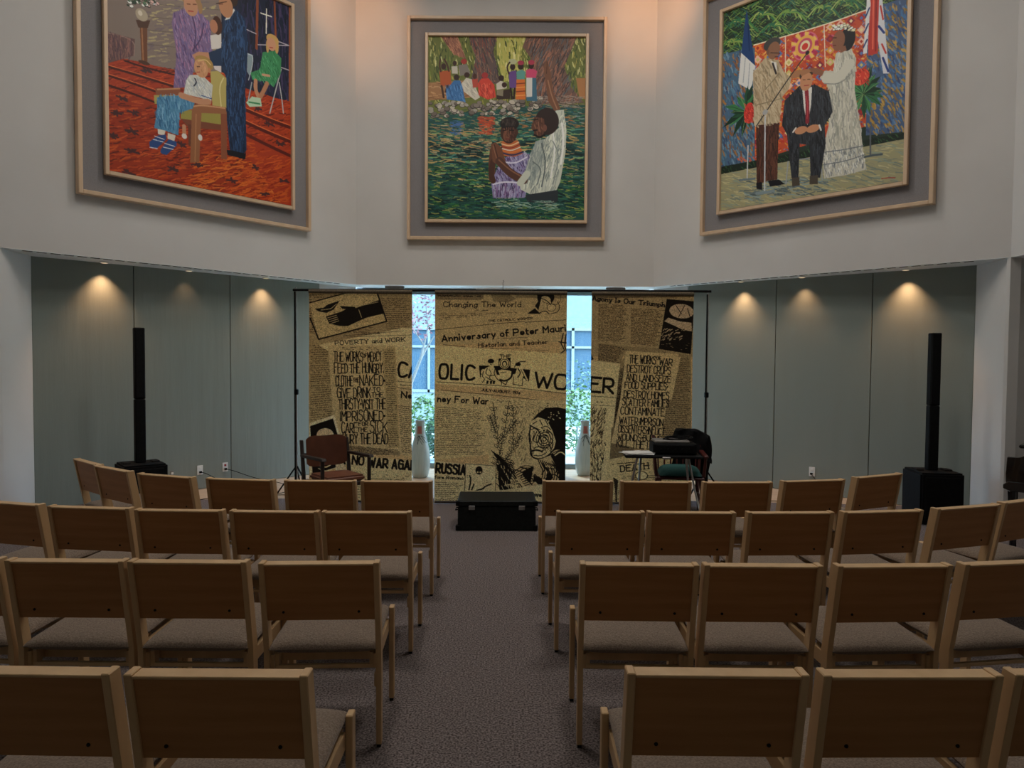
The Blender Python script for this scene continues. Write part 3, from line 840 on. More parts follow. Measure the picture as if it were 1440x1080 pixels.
('s','3f7a45',7.6,[316,180,362,190,417,266]),
('p','c4502f',[190,244,590,263,804,259,829,837,211,895]),
('h','d8a03a b03a2a e8c070 c85a7a 4a6aa0 e07a30 c03428 d8703a',[190,251,590,270,799,267,827,831,214,890],620,19,40,10.7),
('h','d8a03a b03a2a e8c070 8a9ac0',[190,251,590,270,799,267,827,831,214,890],260,14,-35,9.5),
('p','e07a30',[218,243,244,274,219,291,193,263]),
('p','b03028',[218,258,229,270,219,280,208,266]),
('p','e8b8a0',[219,308,246,338,220,356,194,328]),
('p','d0c070',[220,323,231,335,220,345,209,331]),
('p','f0d8a0',[221,373,247,403,222,421,195,394]),
('p','d8a03a',[221,388,232,400,222,410,210,397]),
('p','d0c070',[222,439,248,468,223,486,197,459]),
('p','5a7ab0',[223,454,234,465,223,475,212,462]),
('p','e07a30',[224,504,250,533,225,551,198,524]),
('p','e07a30',[224,519,235,530,224,540,213,527]),
('p','d0c070',[225,569,251,598,226,617,200,590]),
('p','d0c070',[225,584,236,595,226,605,215,593]),
('p','8a2a3a',[226,634,253,663,227,682,201,656]),
('p','b03028',[227,649,238,661,227,671,216,658]),
('p','e07a30',[228,700,254,728,229,747,202,721]),
('p','b03028',[228,715,239,726,229,736,217,723]),
('p','8a2a3a',[229,765,255,793,230,813,204,787]),
('p','d8a03a',[229,780,241,791,230,801,219,789]),
('p','f0d8a0',[280,246,305,277,281,294,255,266]),
('p','b03028',[280,261,291,273,280,282,270,269]),
('p','d8a03a',[281,311,307,341,282,358,256,330]),
('p','5a7ab0',[281,326,292,338,282,347,271,334]),
('p','d8a03a',[282,375,308,405,283,422,258,395]),
('p','5a7ab0',[283,390,294,402,283,411,272,398]),
('p','d0c070',[284,440,309,469,285,487,259,460]),
('p','8a2a3a',[284,454,295,466,285,476,274,463]),
('p','8a2a3a',[285,504,311,533,286,551,260,525]),
('p','8a2a3a',[285,519,296,530,286,540,275,527]),
('p','d0c070',[287,569,312,597,288,616,262,589]),
('p','b03028',[287,583,298,595,287,605,276,592]),
('p','e8b8a0',[288,633,314,662,289,680,263,654]),
('p','f0d8a0',[288,648,299,659,289,669,278,657]),
('p','d8a03a',[289,698,315,726,290,745,264,719]),
('p','b03028',[290,713,300,724,290,734,279,721]),
('p','d0c070',[291,762,316,790,292,810,266,784]),
('p','e07a30',[291,777,302,788,291,798,281,786]),
('p','5a7ab0',[340,250,365,279,341,296,316,269]),
('p','8a2a3a',[340,264,351,276,341,285,330,272]),
('p','5a7ab0',[341,313,366,343,342,360,317,333]),
('p','8a2a3a',[342,328,352,340,342,349,331,336]),
('p','8a2a3a',[343,377,368,406,344,424,318,397]),
('p','e8b8a0',[343,392,353,403,343,412,333,400]),
('p','8a2a3a',[344,441,369,470,345,487,320,461]),
('p','e07a30',[344,455,355,467,345,476,334,464]),
('p','e8b8a0',[345,504,370,533,346,551,321,525]),
('p','d8a03a',[346,519,356,531,346,540,335,527]),
('p','5a7ab0',[347,568,372,597,348,615,322,589]),
('p','b03028',[347,583,358,594,348,604,337,591]),
('p','e8b8a0',[348,632,373,660,349,679,324,653]),
('p','f0d8a0',[348,647,359,658,349,668,338,655]),
('p','e07a30',[350,696,375,724,351,743,325,717]),
('p','5a7ab0',[350,711,360,722,350,732,340,719]),
('p','5a7ab0',[351,760,376,787,352,807,327,781]),
('p','f0d8a0',[351,775,362,785,352,795,341,783]),
('p','f0d8a0',[401,378,426,406,402,424,378,397]),
('p','d0c070',[402,392,412,404,402,413,392,400]),
('p','d0c070',[403,441,427,469,404,487,379,460]),
('p','f0d8a0',[403,455,414,466,404,476,393,463]),
('p','e8b8a0',[404,504,429,532,405,550,381,524]),
('p','f0d8a0',[405,518,415,529,405,539,395,526]),
('p','8a2a3a',[406,567,430,595,407,613,382,587]),
('p','b03028',[406,581,416,592,406,602,396,589]),
('p','d8a03a',[407,630,432,658,408,676,383,650]),
('p','5a7ab0',[407,644,418,655,408,665,397,653]),
('p','8a2a3a',[408,693,433,720,409,739,385,714]),
('p','8a2a3a',[409,708,419,718,409,728,399,716]),
('p','f0d8a0',[410,756,434,783,411,802,386,777]),
('p','d8a03a',[410,771,420,782,411,791,400,779]),
('p','d8a03a',[460,442,484,470,461,487,437,461]),
('p','8a2a3a',[461,456,471,467,461,476,451,464]),
('p','e8b8a0',[462,504,486,532,463,550,439,524]),
('p','5a7ab0',[462,518,472,529,463,539,452,526]),
('p','e07a30',[463,566,487,594,464,612,440,587]),
('p','d8a03a',[464,581,474,592,464,601,454,589]),
('p','5a7ab0',[465,629,489,656,466,674,441,649]),
('p','d8a03a',[465,643,475,654,465,664,455,651]),
('p','f0d8a0',[466,691,490,719,467,737,443,712]),
('p','f0d8a0',[466,706,476,716,467,726,457,714]),
('p','d8a03a',[467,754,491,781,468,799,444,775]),
('p','e07a30',[468,768,478,779,468,789,458,777]),
('p','8a2a3a',[517,443,540,471,518,488,494,462]),
('p','5a7ab0',[517,457,527,468,518,477,508,465]),
('p','5a7ab0',[518,504,542,532,519,549,496,524]),
('p','b03028',[519,518,528,530,519,539,509,526]),
('p','d8a03a',[520,566,543,593,521,611,497,586]),
('p','e8b8a0',[520,580,530,591,520,600,510,588]),
('p','e8b8a0',[521,628,545,655,522,673,498,648]),
('p','e8b8a0',[521,642,531,653,522,662,512,650]),
('p','b03028',[522,690,546,717,523,735,500,710]),
('p','8a2a3a',[523,704,533,715,523,724,513,712]),
('p','8a2a3a',[524,751,547,778,525,797,501,772]),
('p','d0c070',[524,766,534,776,525,786,515,774]),
('p','8a2a3a',[572,442,595,470,573,487,550,462]),
('p','f0d8a0',[572,456,582,467,573,476,563,464]),
('p','5a7ab0',[573,503,596,531,574,548,551,523]),
('p','8a2a3a',[574,518,583,528,574,537,564,525]),
('p','e07a30',[575,564,598,592,576,609,553,584]),
('p','5a7ab0',[575,579,585,589,576,599,566,587]),
('p','8a2a3a',[576,626,599,653,577,670,554,646]),
('p','5a7ab0',[576,640,586,650,577,660,567,648]),
('p','5a7ab0',[578,687,601,713,579,731,555,707]),
('p','e8b8a0',[578,701,588,711,578,721,569,709]),
('p','d8a03a',[579,748,602,774,580,793,557,769]),
('p','8a2a3a',[579,762,589,773,580,782,570,770]),
('p','e8b8a0',[622,262,644,291,623,306,600,281]),
('p','d8a03a',[622,276,632,287,623,296,613,284]),
('p','8a2a3a',[623,323,646,351,624,367,601,341]),
('p','b03028',[623,337,633,348,624,356,614,344]),
('p','d8a03a',[625,383,647,411,626,427,603,402]),
('p','e8b8a0',[625,397,634,408,625,417,616,405]),
('p','d0c070',[626,443,649,471,627,487,604,462]),
('p','e8b8a0',[626,457,636,468,627,477,617,465]),
('p','e8b8a0',[627,504,650,531,628,548,606,523]),
('p','5a7ab0',[628,518,637,528,628,537,619,526]),
('p','d0c070',[629,564,651,591,630,608,607,584]),
('p','d8a03a',[629,578,639,589,630,598,620,586]),
('p','d8a03a',[630,625,653,651,631,669,608,644]),
('p','d8a03a',[631,639,640,649,631,658,621,647]),
('p','e8b8a0',[632,685,654,712,633,729,610,705]),
('p','5a7ab0',[632,699,641,710,632,719,623,707]),
('p','d0c070',[633,746,656,772,634,790,611,766]),
('p','5a7ab0',[633,760,643,770,634,780,624,768]),
('p','e8b8a0',[675,265,697,293,676,309,653,283]),
('p','b03028',[675,279,684,290,675,298,666,286]),
('p','e8b8a0',[676,325,698,353,677,369,655,343]),
('p','b03028',[676,339,686,350,677,358,667,346]),
('p','e8b8a0',[677,385,700,412,679,428,656,403]),
('p','e8b8a0',[678,398,687,409,678,418,669,406]),
('p','5a7ab0',[679,444,701,471,680,488,658,463]),
('p','5a7ab0',[679,458,689,469,680,478,670,466]),
('p','8a2a3a',[680,504,702,531,681,548,659,523]),
('p','f0d8a0',[681,518,690,529,681,537,672,526]),
('p','d8a03a',[682,564,704,591,683,608,660,583]),
('p','b03028',[682,578,691,588,682,597,673,586]),
('p','5a7ab0',[683,624,705,650,684,668,662,643]),
('p','e07a30',[683,638,693,648,684,657,674,646]),
('p','5a7ab0',[684,684,707,710,686,727,663,704]),
('p','e07a30',[685,697,694,708,685,717,676,706]),
('p','e8b8a0',[686,744,708,770,687,787,665,764]),
('p','b03028',[686,757,696,768,687,777,677,766]),
('p','8a2a3a',[726,267,748,294,727,310,706,285]),
('p','f0d8a0',[727,280,736,291,727,300,718,288]),
('p','f0d8a0',[728,326,750,353,729,369,707,344]),
('p','e8b8a0',[728,340,737,350,729,359,719,347]),
('p','e8b8a0',[729,385,751,412,730,428,708,403]),
('p','e07a30',[730,399,739,409,730,418,721,406]),
('p','d0c070',[731,444,752,471,732,487,710,463]),
('p','b03028',[731,458,740,468,731,477,722,465]),
('p','f0d8a0',[732,503,754,530,733,547,711,522]),
('p','e8b8a0',[732,517,742,528,733,536,724,525]),
('p','e07a30',[733,562,755,589,735,606,713,582]),
('p','d0c070',[734,576,743,587,734,596,725,584]),
('p','5a7ab0',[735,622,757,648,736,665,714,641]),
('p','e07a30',[735,635,744,646,736,655,726,643]),
('p','f0d8a0',[736,681,758,707,737,724,715,701]),
('p','d8a03a',[737,695,746,705,737,714,728,703]),
('p','e07a30',[738,740,759,766,739,784,717,760]),
('p','e8b8a0',[738,754,747,764,738,773,729,762]),
('p','b03028',[777,270,799,297,778,312,757,287]),
('p','5a7ab0',[778,283,787,294,778,302,769,290]),
('p','e8b8a0',[779,328,800,355,780,371,758,346]),
('p','f0d8a0',[779,342,788,352,779,361,770,349]),
('p','e8b8a0',[780,387,801,413,781,429,760,405]),
('p','b03028',[780,400,789,411,781,419,772,407]),
('p','8a2a3a',[781,445,803,472,782,488,761,463]),
('p','5a7ab0',[782,459,791,469,782,478,773,466]),
('p','5a7ab0',[783,504,804,530,784,546,762,522]),
('p','d0c070',[783,517,792,528,784,536,775,525]),
('p','e8b8a0',[784,562,806,588,785,605,764,581]),
('p','8a2a3a',[785,576,794,586,785,595,776,583]),
('p','5a7ab0',[786,621,807,647,787,664,765,640]),
('p','8a2a3a',[786,634,795,645,786,654,777,642]),
('p','8a2a3a',[787,680,808,705,788,722,767,699]),
('p','d8a03a',[787,693,796,703,788,712,779,701]),
('p','8a2a3a',[788,738,810,764,789,781,768,758]),
('p','b03028',[789,752,798,762,789,771,780,760]),
('s','ecdcc0',6.5,[195,245,590,266,802,260]),
('s','ecdcc0',5.0,[380,255,384,468]),
('s','ecdcc0',4.7,[590,268,601,482]),
('e','d86a80',490,341,70.5,71.4),
('p','f0c060',[490,341,565,365,562,385]),
('p','b83050',[490,341,560,391,548,406]),
('p','f0c060',[490,341,544,411,526,418]),
('p','b83050',[490,341,520,420,498,418]),
('p','f0c060',[490,341,491,416,468,407]),
('p','b83050',[490,341,462,403,442,385]),
('p','f0c060',[490,341,437,378,422,355]),
('p','b83050',[490,341,418,348,413,323]),
('p','f0c060',[490,341,413,316,415,295]),
('p','b83050',[490,341,417,289,429,273]),
('p','f0c060',[490,341,434,269,453,262]),
('p','b83050',[490,341,459,260,481,263]),
('p','f0c060',[490,341,488,265,511,275]),
('p','b83050',[490,341,517,279,536,297]),
('p','f0c060',[490,341,541,303,555,326]),
('p','b83050',[490,341,559,333,564,357]),
('e','e8b050',490,341,53.6,54.8),
('e','c8506a',490,341,39.1,40.5),
('e','e8d8b0',490,341,26.9,28.6),
('e','d03a2c',490,344,17.2,17.9),
('p','4a6780',[-44,230,201,260,214,899,-31,894]),
('h','b07a40 7a9ab0 3a4a6a 5a85a0 8a5a3a 4a6a90',[-29,235,195,265,209,889,-16,884],300,37,69,12.2),
('p','4a5f80',[804,259,1021,264,1037,912,814,884]),
('h','b08a3a 6a8ab0 c8a050 3a4a70 4a78a8 8a6a30',[810,276,1021,285,1037,902,819,878],380,32,64,10.6),
('p','1b281e',[-61,884,1037,912,1038,961,-60,935]),
('h','2f5a34 14201a 3f6a3c',[-16,884,992,910,993,942,-16,923],90,24,53,4.8),
('p','a19c78',[-60,928,1038,941,1044,1176,-56,1161]),
('h','8a9a8a b8b080 6f7f78 c8c090 90907a',[-15,930,1038,952,1044,1165,-11,1141],300,63,19,7.2),
('h','5f7078 8aa0a0 4a5a60',[158,1000,632,1059,610,1137,161,1102],60,66,15,8.8),
('p','1f3f70',[147,29,163,129,206,358,118,279,130,156]),
('p','dcdcd8',[117,263,206,363,184,494,103,432]),
('s','a8acb0',5.3,[144,299,133,435]),
('s','14305c',6.6,[157,115,168,269]),
('s','a8acb0',5.3,[172,339,164,475]),
('p','c03a30',[808,-11,862,10,861,492,815,491]),
('s','e86a50',7.6,[833,108,836,462]),
('s','8a2420',6.5,[846,157,850,477]),
('p','e0e0e0',[806,98,821,236,809,476,790,476,797,339]),
('s','2a3f70',7.7,[815,256,798,295]),
('s','2a3f70',7.7,[812,333,794,371]),
('s','2a3f70',7.7,[808,409,791,442]),
('p','d8d8dc',[862,119,876,233,916,606,889,599,859,425]),
('s','c03a30',7.5,[868,264,882,334]),
('s','2a3f80',9.7,[862,360,888,401]),
('s','c03a30',7.5,[879,453,899,503]),
('s','2a3f80',9.7,[885,521,912,594]),
('l','1f4f34 2f6a42 143524 3a7a4a',157,606,159,17,22),
('e','d03a30',175,617,33.1,58.3),
('h','f06a50 a02a24',[144,558,207,574,210,679,146,664],30,17,61,6.6),
('l','1f4f34 2f6a42 143524 4a8a50',798,673,144,15,26),
('e','d8402f',782,586,41.5,40.6),
('h','f07a50 a82c24',[743,537,820,559,822,635,745,614],34,18,63,5.6),
('h','d8603a',[106,852,211,870,211,893,107,878],12,14,60,8.0),
('p','4a2a20',[218,694,356,710,351,825,350,1021,288,1017,228,1019]),
('h','6a4030 34201a 5a3628',[224,697,354,713,347,1014,230,1015],90,75,87,7.7),
('p','14141a',[225,1017,262,1020,262,1062,228,1052]),
('p','14141a',[295,1018,361,1023,393,1053,309,1053]),
('p','b9a686',[260,337,340,370,376,444,420,492,404,546,370,576,356,713,205,695,193,402]),
('h','d0c0a0 8a7a60 c8b595 a89070',[260,344,336,376,374,453,413,494,366,572,354,709,207,691,198,403],170,63,70,8.9),
('s','8a7a60',6.3,[348,445,271,510]),
('s','8a7a60',5.0,[370,585,219,584]),
('p','e0dcd4',[297,363,331,380,337,430,318,400]),
('s','2a2224',10.2,[310,380,330,440]),
('e','42403e',303,273,49.7,34.5),
('e','8c6148',314,311,36.6,46.8),
('s','2a2020',3.8,[296,318,351,337]),
('s','5a3028',5.1,[322,348,341,353]),
('e','7a5240',280,310,9.3,14.9),
('p','a8744f',[410,463,450,456,524,474,490,503,419,492]),
('p','c8c5b5',[655,429,731,430,757,485,753,639,785,827,807,989,821,1054,724,1064,609,1062,594,923,626,790,628,640,612,578,573,532,596,502,643,517]),
('h','e0ddd0 8f9088 a8a898 d8d4c4 b8b4a4',[658,442,729,438,753,483,750,638,783,827,800,977,607,973,632,792,632,641],260,70,85,6.8),
('h','f0f0e8 8a9090 c8c8c0 70767a',[603,925,801,932,821,1051,609,1060],170,28,84,5.7),
('s','70767a',4.7,[602,989,711,993,811,979]),
('s','70767a',4.7,[596,924,710,933,801,932]),
('s','d0cdbd',53.7,[611,543,673,563,724,507]),
('s','8f9088',4.7,[597,568,679,594,734,555]),
('p','8c5c44',[524,474,560,477,596,504,585,526,534,498]),
('e','1b181c',713,373,38.1,61.6),
('e','8c5c44',667,370,32.0,50.6),
('p','8c5c44',[672,406,702,404,709,430,678,436]),
('s','2a1a18',4.6,[639,346,655,351]),
('s','6a2c28',4.6,[640,385,654,390]),
('r','f0ead0 e0d8b0 fffbe8',[631,282,695,291,746,333,738,349,695,316,638,307],40,10),
('s','8a8f94',7.3,[483,853,533,869]),
('s','9aa0a4',6.2,[410,934,400,1054]),
('s','9aa0a4',5.9,[588,934,599,1065]),
('s','8a8f94',6.2,[423,931,594,947]),
('p','2a2d33',[464,544,550,561,624,616,645,726,605,786,613,881,587,1054,536,1042,527,874,473,851,470,1033,431,1026,400,787,370,731,383,601]),
('h','3f444c 17191d 33373d',[464,552,550,571,620,617,638,724,602,785,604,879,578,1038,542,1031,526,868,465,855,462,1017,434,1012,407,788,377,733,390,602],240,54,84,7.2),
('p','dcd8d0',[480,561,533,568,530,662,513,764,491,664]),
('s','8a2530',20.5,[504,582,511,657,512,746]),
('s','c84a50',3.6,[502,608,513,658,510,728]),
('e','3a2c24',500,494,36.6,26.2),
('e','c48a64',501,531,34.2,47.7),
('s','4a2c20',3.6,[483,517,495,520]),
('s','4a2c20',3.6,[508,521,522,525]),
('s','a8403a',4.8,[491,550,516,554]),
('p','a8744f',[456,464,511,466,530,485,475,496]),
('p','8c5c44',[511,462,566,481,584,512,530,491]),
('e','c48a64',478,782,34.6,20.4),
('e','c48a64',543,788,36.1,20.2),
('s','dcd8d0',8.6,[434,782,449,764]),
('s','dcd8d0',8.3,[586,805,576,777]),
('p','4a4238',[432,1026,475,1031,478,1075,436,1075]),
('p','4a4238',[531,1034,575,1037,576,1085,532,1079]),
('s','c8ccd0',7.7,[271,659,277,1070]),
('s','2a2a2c',6.5,[221,699,271,640,412,476,503,383]),
('e','1c1c20',504,381,11.0,10.7),
('e','a8a8a8',271,636,16.0,14.9),
('s','7f9094',15.7,[229,1077,283,1081,330,1079]),
('s','c8ccd0',6.6,[171,799,169,982]),
('s','6a7a80',10.8,[122,985,216,992]),
('s','5a5f64',7.7,[834,844,838,984]),
('s','4a565c',10.0,[811,990,854,990,893,993]),
('s','a83028',4.3,[894,1113,926,1114,956,1120]),
],
}
PW, PH = 2.215, 2.535
def frame_ring(w, h, t, d, y0):
    """a picture frame w x h outside, bar t wide, d deep, front at y0"""
    mb = MB(); b = .006
    for sx in (-1, 1): mb.box(*sorted((sx*w/2, sx*(w/2-t))), y0, y0+d, 0, h, b)
    mb.box(-w/2+t, w/2-t, y0, y0+d, 0, t, b); mb.box(-w/2+t, w/2-t, y0, y0+d, h-t, h, b)
    return mb
def painting(key, base, loc, rz, label, seed):
    t = thing('painting', label, 'painting', loc, rz)
    frame_ring(2.81, 3.12, .045, .09, -.10).build('outer_frame', M['frame'], t)
    MB().box(-1.365, 1.365, -.040, -.004, .04, 3.08).build('linen_mount', M['mat'], t)
    o = frame_ring(2.30, 2.64, .042, .06, -.115).build('inner_frame', M['frame'], t); o.location.z = .24
    p = Pic(1000, 1144, .86, base, seed); p.dens, p.fine, p.thin = 1.6, .78, .8; p.draw(ART[key])
    img = p.half()
    c = cloth_mesh('painted_canvas', img, PW+.01, PH+.01, M['canvas'], t, gain=PGAIN); c.location = (0, -.075, .295)
painting('cen', '3a5a50', (-.104, 10.25, 3.34), 0, 'framed painting of a river baptism with onlookers on a rocky bank', 3)
def on(A, B, s):
    A, B = Vector((*A, 0)), Vector((*B, 0)); return A+(B-A).normalized()*s
p = on(CL, LE, 2.218); painting('lef', '9c3519', (p.x, p.y, 3.335), math.atan2(CL[1]-LE[1], CL[0]-LE[0]), 'framed painting of a seated boy blessed by a man and woman on red carpet', 5)
p = on(CR, RE, 2.208); painting('rig', '26362a', (p.x, p.y, 3.32), math.atan2(RE[1]-CR[1], RE[0]-CR[0]), 'framed painting of a seated man in a dark suit blessed before quilts and flags', 8)

# ------------------------------------------------------------------ banners
# the cloth print: one newspaper collage 540 x 298 units, cut into three banners
BS = 4
B = Pic(540, 298, BS, 'a68c64', 21); K = '15110e'
B_PAPER = 'a5926c'; LITE = 'b8a67e'; DIM = '8a7858'
def blk(x0, y0, x1, y1, x2, y2, x3, y3): return [(x0-435, y0-411), (x1-435, y1-411), (x2-435, y2-411), (x3-435, y3-411)]
def T(s, x0, y0, x1, y1, h, w, **k): text(B, s, x0-435, y0-411, x1-435, y1-411, h, w, **k)
def Ln(pts, w=.7, c=K, sm=False): B.line([(x-435, y-411) for x, y in pts], c, w, sm)
def Pg(pts, c=K): B.poly([(x-435, y-411) for x, y in pts], c)
def El(x, y, rx, ry, c=K, a=0, ring=0): B.ell(x-435, y-411, rx, ry, c, a, ring)
def Sc(q, rows, **k): scribble(B, blk(*q), rows, **k)
# --- left banner
Pg([(430,405),(585,405),(585,500),(430,500)], '867454'); Sc((436,412,534,412,534,470,436,470), 18, fill=.7); Sc((536,420,579,420,579,470,546,470), 17, fill=.9)
Pg([(436,470),(468,484),(472,590),(436,600)], '8f7d5a'); Sc((438,486,466,486,472,590,438,594), 34, fill=.85)
Pg([(449,487),(566,462),(580,462),(580,500),(470,500)], LITE)
Pg([(436,428),(526,405),(544,453),(449,479)], 'a39068')
B.hatch('5a4a34 3a2f20 7a6a4a', blk(437,430,524,407,543,452,450,478), 240, 2.2, -15, .6)
Ln([(436,428),(506,408.5)], 1.6); Ln([(437,450),(449,479),(544,453),(530,411)], 2.0)
Pg([(443,436),(455,435),(462,430),(478,424.5),(470,437),(460,442),(449,440)])
Ln([(452,438),(466,436),(474,429)], .6, 'b8a67e')
Pg([(459,447),(480,440),(491,434),(500,435),(534,423),(541,442),(516,448),(505,453),(490,460),(478,460),(464,457)])
Pg([(478,432),(500,433),(500,437),(482,436)])
for i in range(4): Ln([(461+i*1.5,449+i*2.6),(474+i*1,445+i*2.6)], .6, 'b8a67e')
Ln([(505,437),(509,448)], .7, 'b8a67e'); Ln([(505,432),(532,426)], .6, 'b8a67e')
Ln([(483,474),(568,466)], .5); Ln([(492,475),(579,472)], .5)
T('March, 1948', 511, 472.5, 534, 470.5, 2.2, .55); T('POVERTY and WORK', 472, 486.8, 570, 480.8, 5.6, 1.0, serif=True)
Sc((510,489,536,487,536,490,510,492), 1, w=.7)
Pg([(462,487),(556,487),(560,610),(563,636),(478,640),(470,600)], B_PAPER)
Pg([(538,492),(556,490),(562,630),(546,632)], '93815c'); Sc((541,492,556,492,562,630,548,630), 46, fill=.85)
Sc((474,489,536,489,536,494,474,494), 2, fill=.4)
for s, a, b, c, h in [('WORKS', 0, 0, 0, 0)]: pass
T('THE WORKS', 470, 509.5, 511, 509.5, 13.5, 1.35, jit=.9, gap=1.6); T('OF', 511.5, 504, 517, 503, 4.5, .9); T('MERCY', 518, 509.5, 537, 508.5, 13, 1.3, jit=.9, gap=1.6)
T('FEED THE HUNGRY.', 471, 526.5, 540, 525.5, 14, 1.4, jit=.9, gap=1.6)
T('CLOTHE', 473, 544.5, 497, 544, 14.5, 1.4, jit=.9, gap=1.6); T('THE', 497.5, 539, 505.5, 538.5, 6, 1.0); T('NAKED*', 506.5, 543.5, 542, 543, 14, 1.4, jit=.9, gap=1.6)
T('GIVE DRINK', 475, 561, 522, 560.5, 14, 1.4, jit=.9, gap=1.6); T('TO', 525, 552, 535, 551.5, 6, 1.1); T('THE', 523, 559.5, 540, 559.5, 6.5, 1.2)
T('THIRSTY*VISIT THE', 477, 577, 543, 576, 14, 1.4, jit=.9, gap=1.5)
T('IMPRISONED*', 479.5, 593.5, 542, 592.5, 14, 1.45, jit=.9, gap=1.6)
T('CARE', 481, 610.5, 503, 610.5, 14.5, 1.4, jit=.9, gap=1.6); T('FOR', 505, 600.5, 518, 600, 5.5, 1.1); T('THE', 503, 608.5, 517, 608.5, 5.5, 1.1); T('SICK', 521, 609.5, 545, 609.5, 16, 1.5, jit=.9, gap=1.8)
T('BURY THE DEAD', 483, 626, 546, 625.5, 14.5, 1.5, jit=.9, gap=1.5)
Pg([(490,628),(563,636),(563,642),(490,640)], '7a6a4e'); Sc((492,628,562,634,562,642,492,640), 5)
Pg([(436,597),(471,585),(490,655),(436,672)], 'c0b090'); Pg([(437,601),(469,590),(487,655),(440,670)])
El(458, 614, 12, 10, 'b09c7c'); El(456, 640, 11, 16, 'a5926c'); El(457, 628, 15, 10, K); El(457, 652, 12, 10, K); Ln([(448,655),(458,661),(470,652)], 1.6, 'b8a67e', True); Pg([(472,655),(482,650),(490,668),(474,670)], 'b0a080')
Ln([(448,661),(456,665),(466,663)], .8, 'c0b090', True)
Pg([(556,490),(582,488),(582,545),(560,545)], 'b3a076'); Pg([(560,545),(582,547),(582,645),(563,640)], 'a5926c')
T('CA', 560.5, 530.5, 588, 531.5, 20, 3.4, gap=1.5)
Ln([(560,537),(583,539)], .6); Sc((563,540,582,541,582,545,563,544), 1, w=.9); Ln([(560,546),(583,549)], .6)
T('New Mo', 565, 560, 612, 563, 8.5, 1.9); T('ney For War', 616.5, 565, 687, 568.5, 8.5, 1.9)
Sc((561,570,582,572,582,640,566,638), 24, fill=.9)
Pg([(490,641),(583,650),(583,710),(486,706)], 'b0a078'); T('NO', 495.5, 654.5, 511, 656, 11.5, 2.6); T('WAR AGAINST', 519, 658.5, 606, 663.5, 12.5, 3.0, gap=2.6)
Sc((520,668,580,670,580,705,516,704), 12, fill=.5); Sc((490,665,512,668,510,704,488,702), 10, fill=.9)
# --- middle banner
Pg([(608,405),(800,405),(800,448),(700,446),(608,462)], '9a8762'); Pg([(608,411),(680,411),(680,421),(608,421)], '6f6048'); Sc((614,415,684,415,684,419,614,419), 1, w=1.2)
Pg([(725,419),(800,419),(800,411),(725,411)], '7a6a4e'); Ln([(614,421.5),(677,421.5)], .6); Pg([(690,414),(712,412),(726,420),(714,426),(694,424)], '75674c')
T('Changing The World', 624, 432, 732, 431.5, 6.8, 1.15, serif=True)
Sc((668,436,694,435,694,438,668,438), 1, w=.8); Sc((618,441,745,438,745,447,618,451), 4, w=.6)
Pg([(608,452),(700,441),(800,438),(800,480),(608,486)], '9f8c66')
T('THE CATHOLIC WORKER', 687, 453, 749, 448.5, 2.8, .7)
Ln([(613,464.5),(700,455),(738,452)], .7); Ln([(738,453),(796,449)], .7)
# mother and child drawing
Pg([(741,441),(752,433),(760,441)]); El(767, 418, 12, 10); El(766, 424, 8.5, 8, 'a5926c'); Pg([(752,430),(762,415),(757,436)]); El(775, 433, 6, 5.5, 'a5926c'); El(775, 432, 6.5, 5.5, K, 0, .8); Ln([(760,419),(768,422),(774,428)], 1.1, K, True); Ln([(783,424),(787,430),(785,438),(775,441)], .9, K, True); Ln([(758,440),(766,436),(772,441)], 1.1, K, True); Ln([(763,424),(766,425)], .8); Ln([(768,427),(770,426)], .8); El(781, 420, 7, 9, K, .4, .6); Ln([(755,412),(757,424)], .8)
T('Anniversary of Peter Maurin', 622.5, 481, 803, 464, 8.6, 1.95)
Ln([(700,476),(742,474)], .5); T('Historian and Teacher', 673.5, 488.7, 770, 482.8, 6, 1.0, serif=True)
Sc((735,493,775,490,775,496,735,498), 2, w=.6); Ln([(624,485),(655,488)], .6); Ln([(690,490),(730,489)], .5)
Pg([(790,466),(800,466),(800,500),(786,497)], 'a5926c'); Ln([(786,480),(800,482)], 1.5); Ln([(792,468),(789,482),(794,492),(785,499)], 1.6); Ln([(796,470),(794,486),(799,498)], 1.6); Ln([(784,499),(797,498)], 2)
Pg([(608,486),(800,497),(800,552),(608,540)], 'b8a578')
T('OLIC', 618.5, 532.5, 667.5, 534.5, 20, 3.4, gap=2.4)
T('THE', 703.5, 503.4, 718.5, 503.4, 4.6, 1.2)
Pg([(701.5,504),(718.5,504),(718.5,517),(746,519.5),(744.5,536),(736,531),(730,524),(716,528),(700,527),(690,530),(676,531),(674,514),(701.5,514.5)])
El(710, 511, 7.4, 7.4, 'b8a578'); El(710, 511, 6.5, 6.5, K); El(710, 511, 5.4, 5.6, 'b8a578'); El(710, 511.5, 3.6, 4.4, K); El(710, 512, 2.2, 3, 'b8a578')
Pg([(689,515),(694,514),(697,519),(699,526),(701,534),(697,540),(690,537),(684,541),(678,537),(677,528),(683,518)], 'b8a578'); El(691.5, 510.5, 4.2, 4.8, 'b8a578'); El(691, 507.8, 4.6, 3.2); El(680, 523, 3, 4, 'b8a578')
for q in [[(686,518),(683,525),(689,529),(697,527)],[(697,518),(695,526),(700,533)],[(681,522),(678,529),(683,533),(679,538)],[(689,520),(692,526),(688,531),(694,536)],[(690,512),(692,513)],[(684,530),(690,534)]]: Ln(q, 1, K, True)
Pg([(701,521),(706,519.5),(716,520.5),(722,523),(720,530),(714,535),(706,533)], 'b8a578'); Ln([(721,522),(720,531),(711,536),(704,534)], 2.6, K, True); Ln([(704,524),(712,523)], .8)
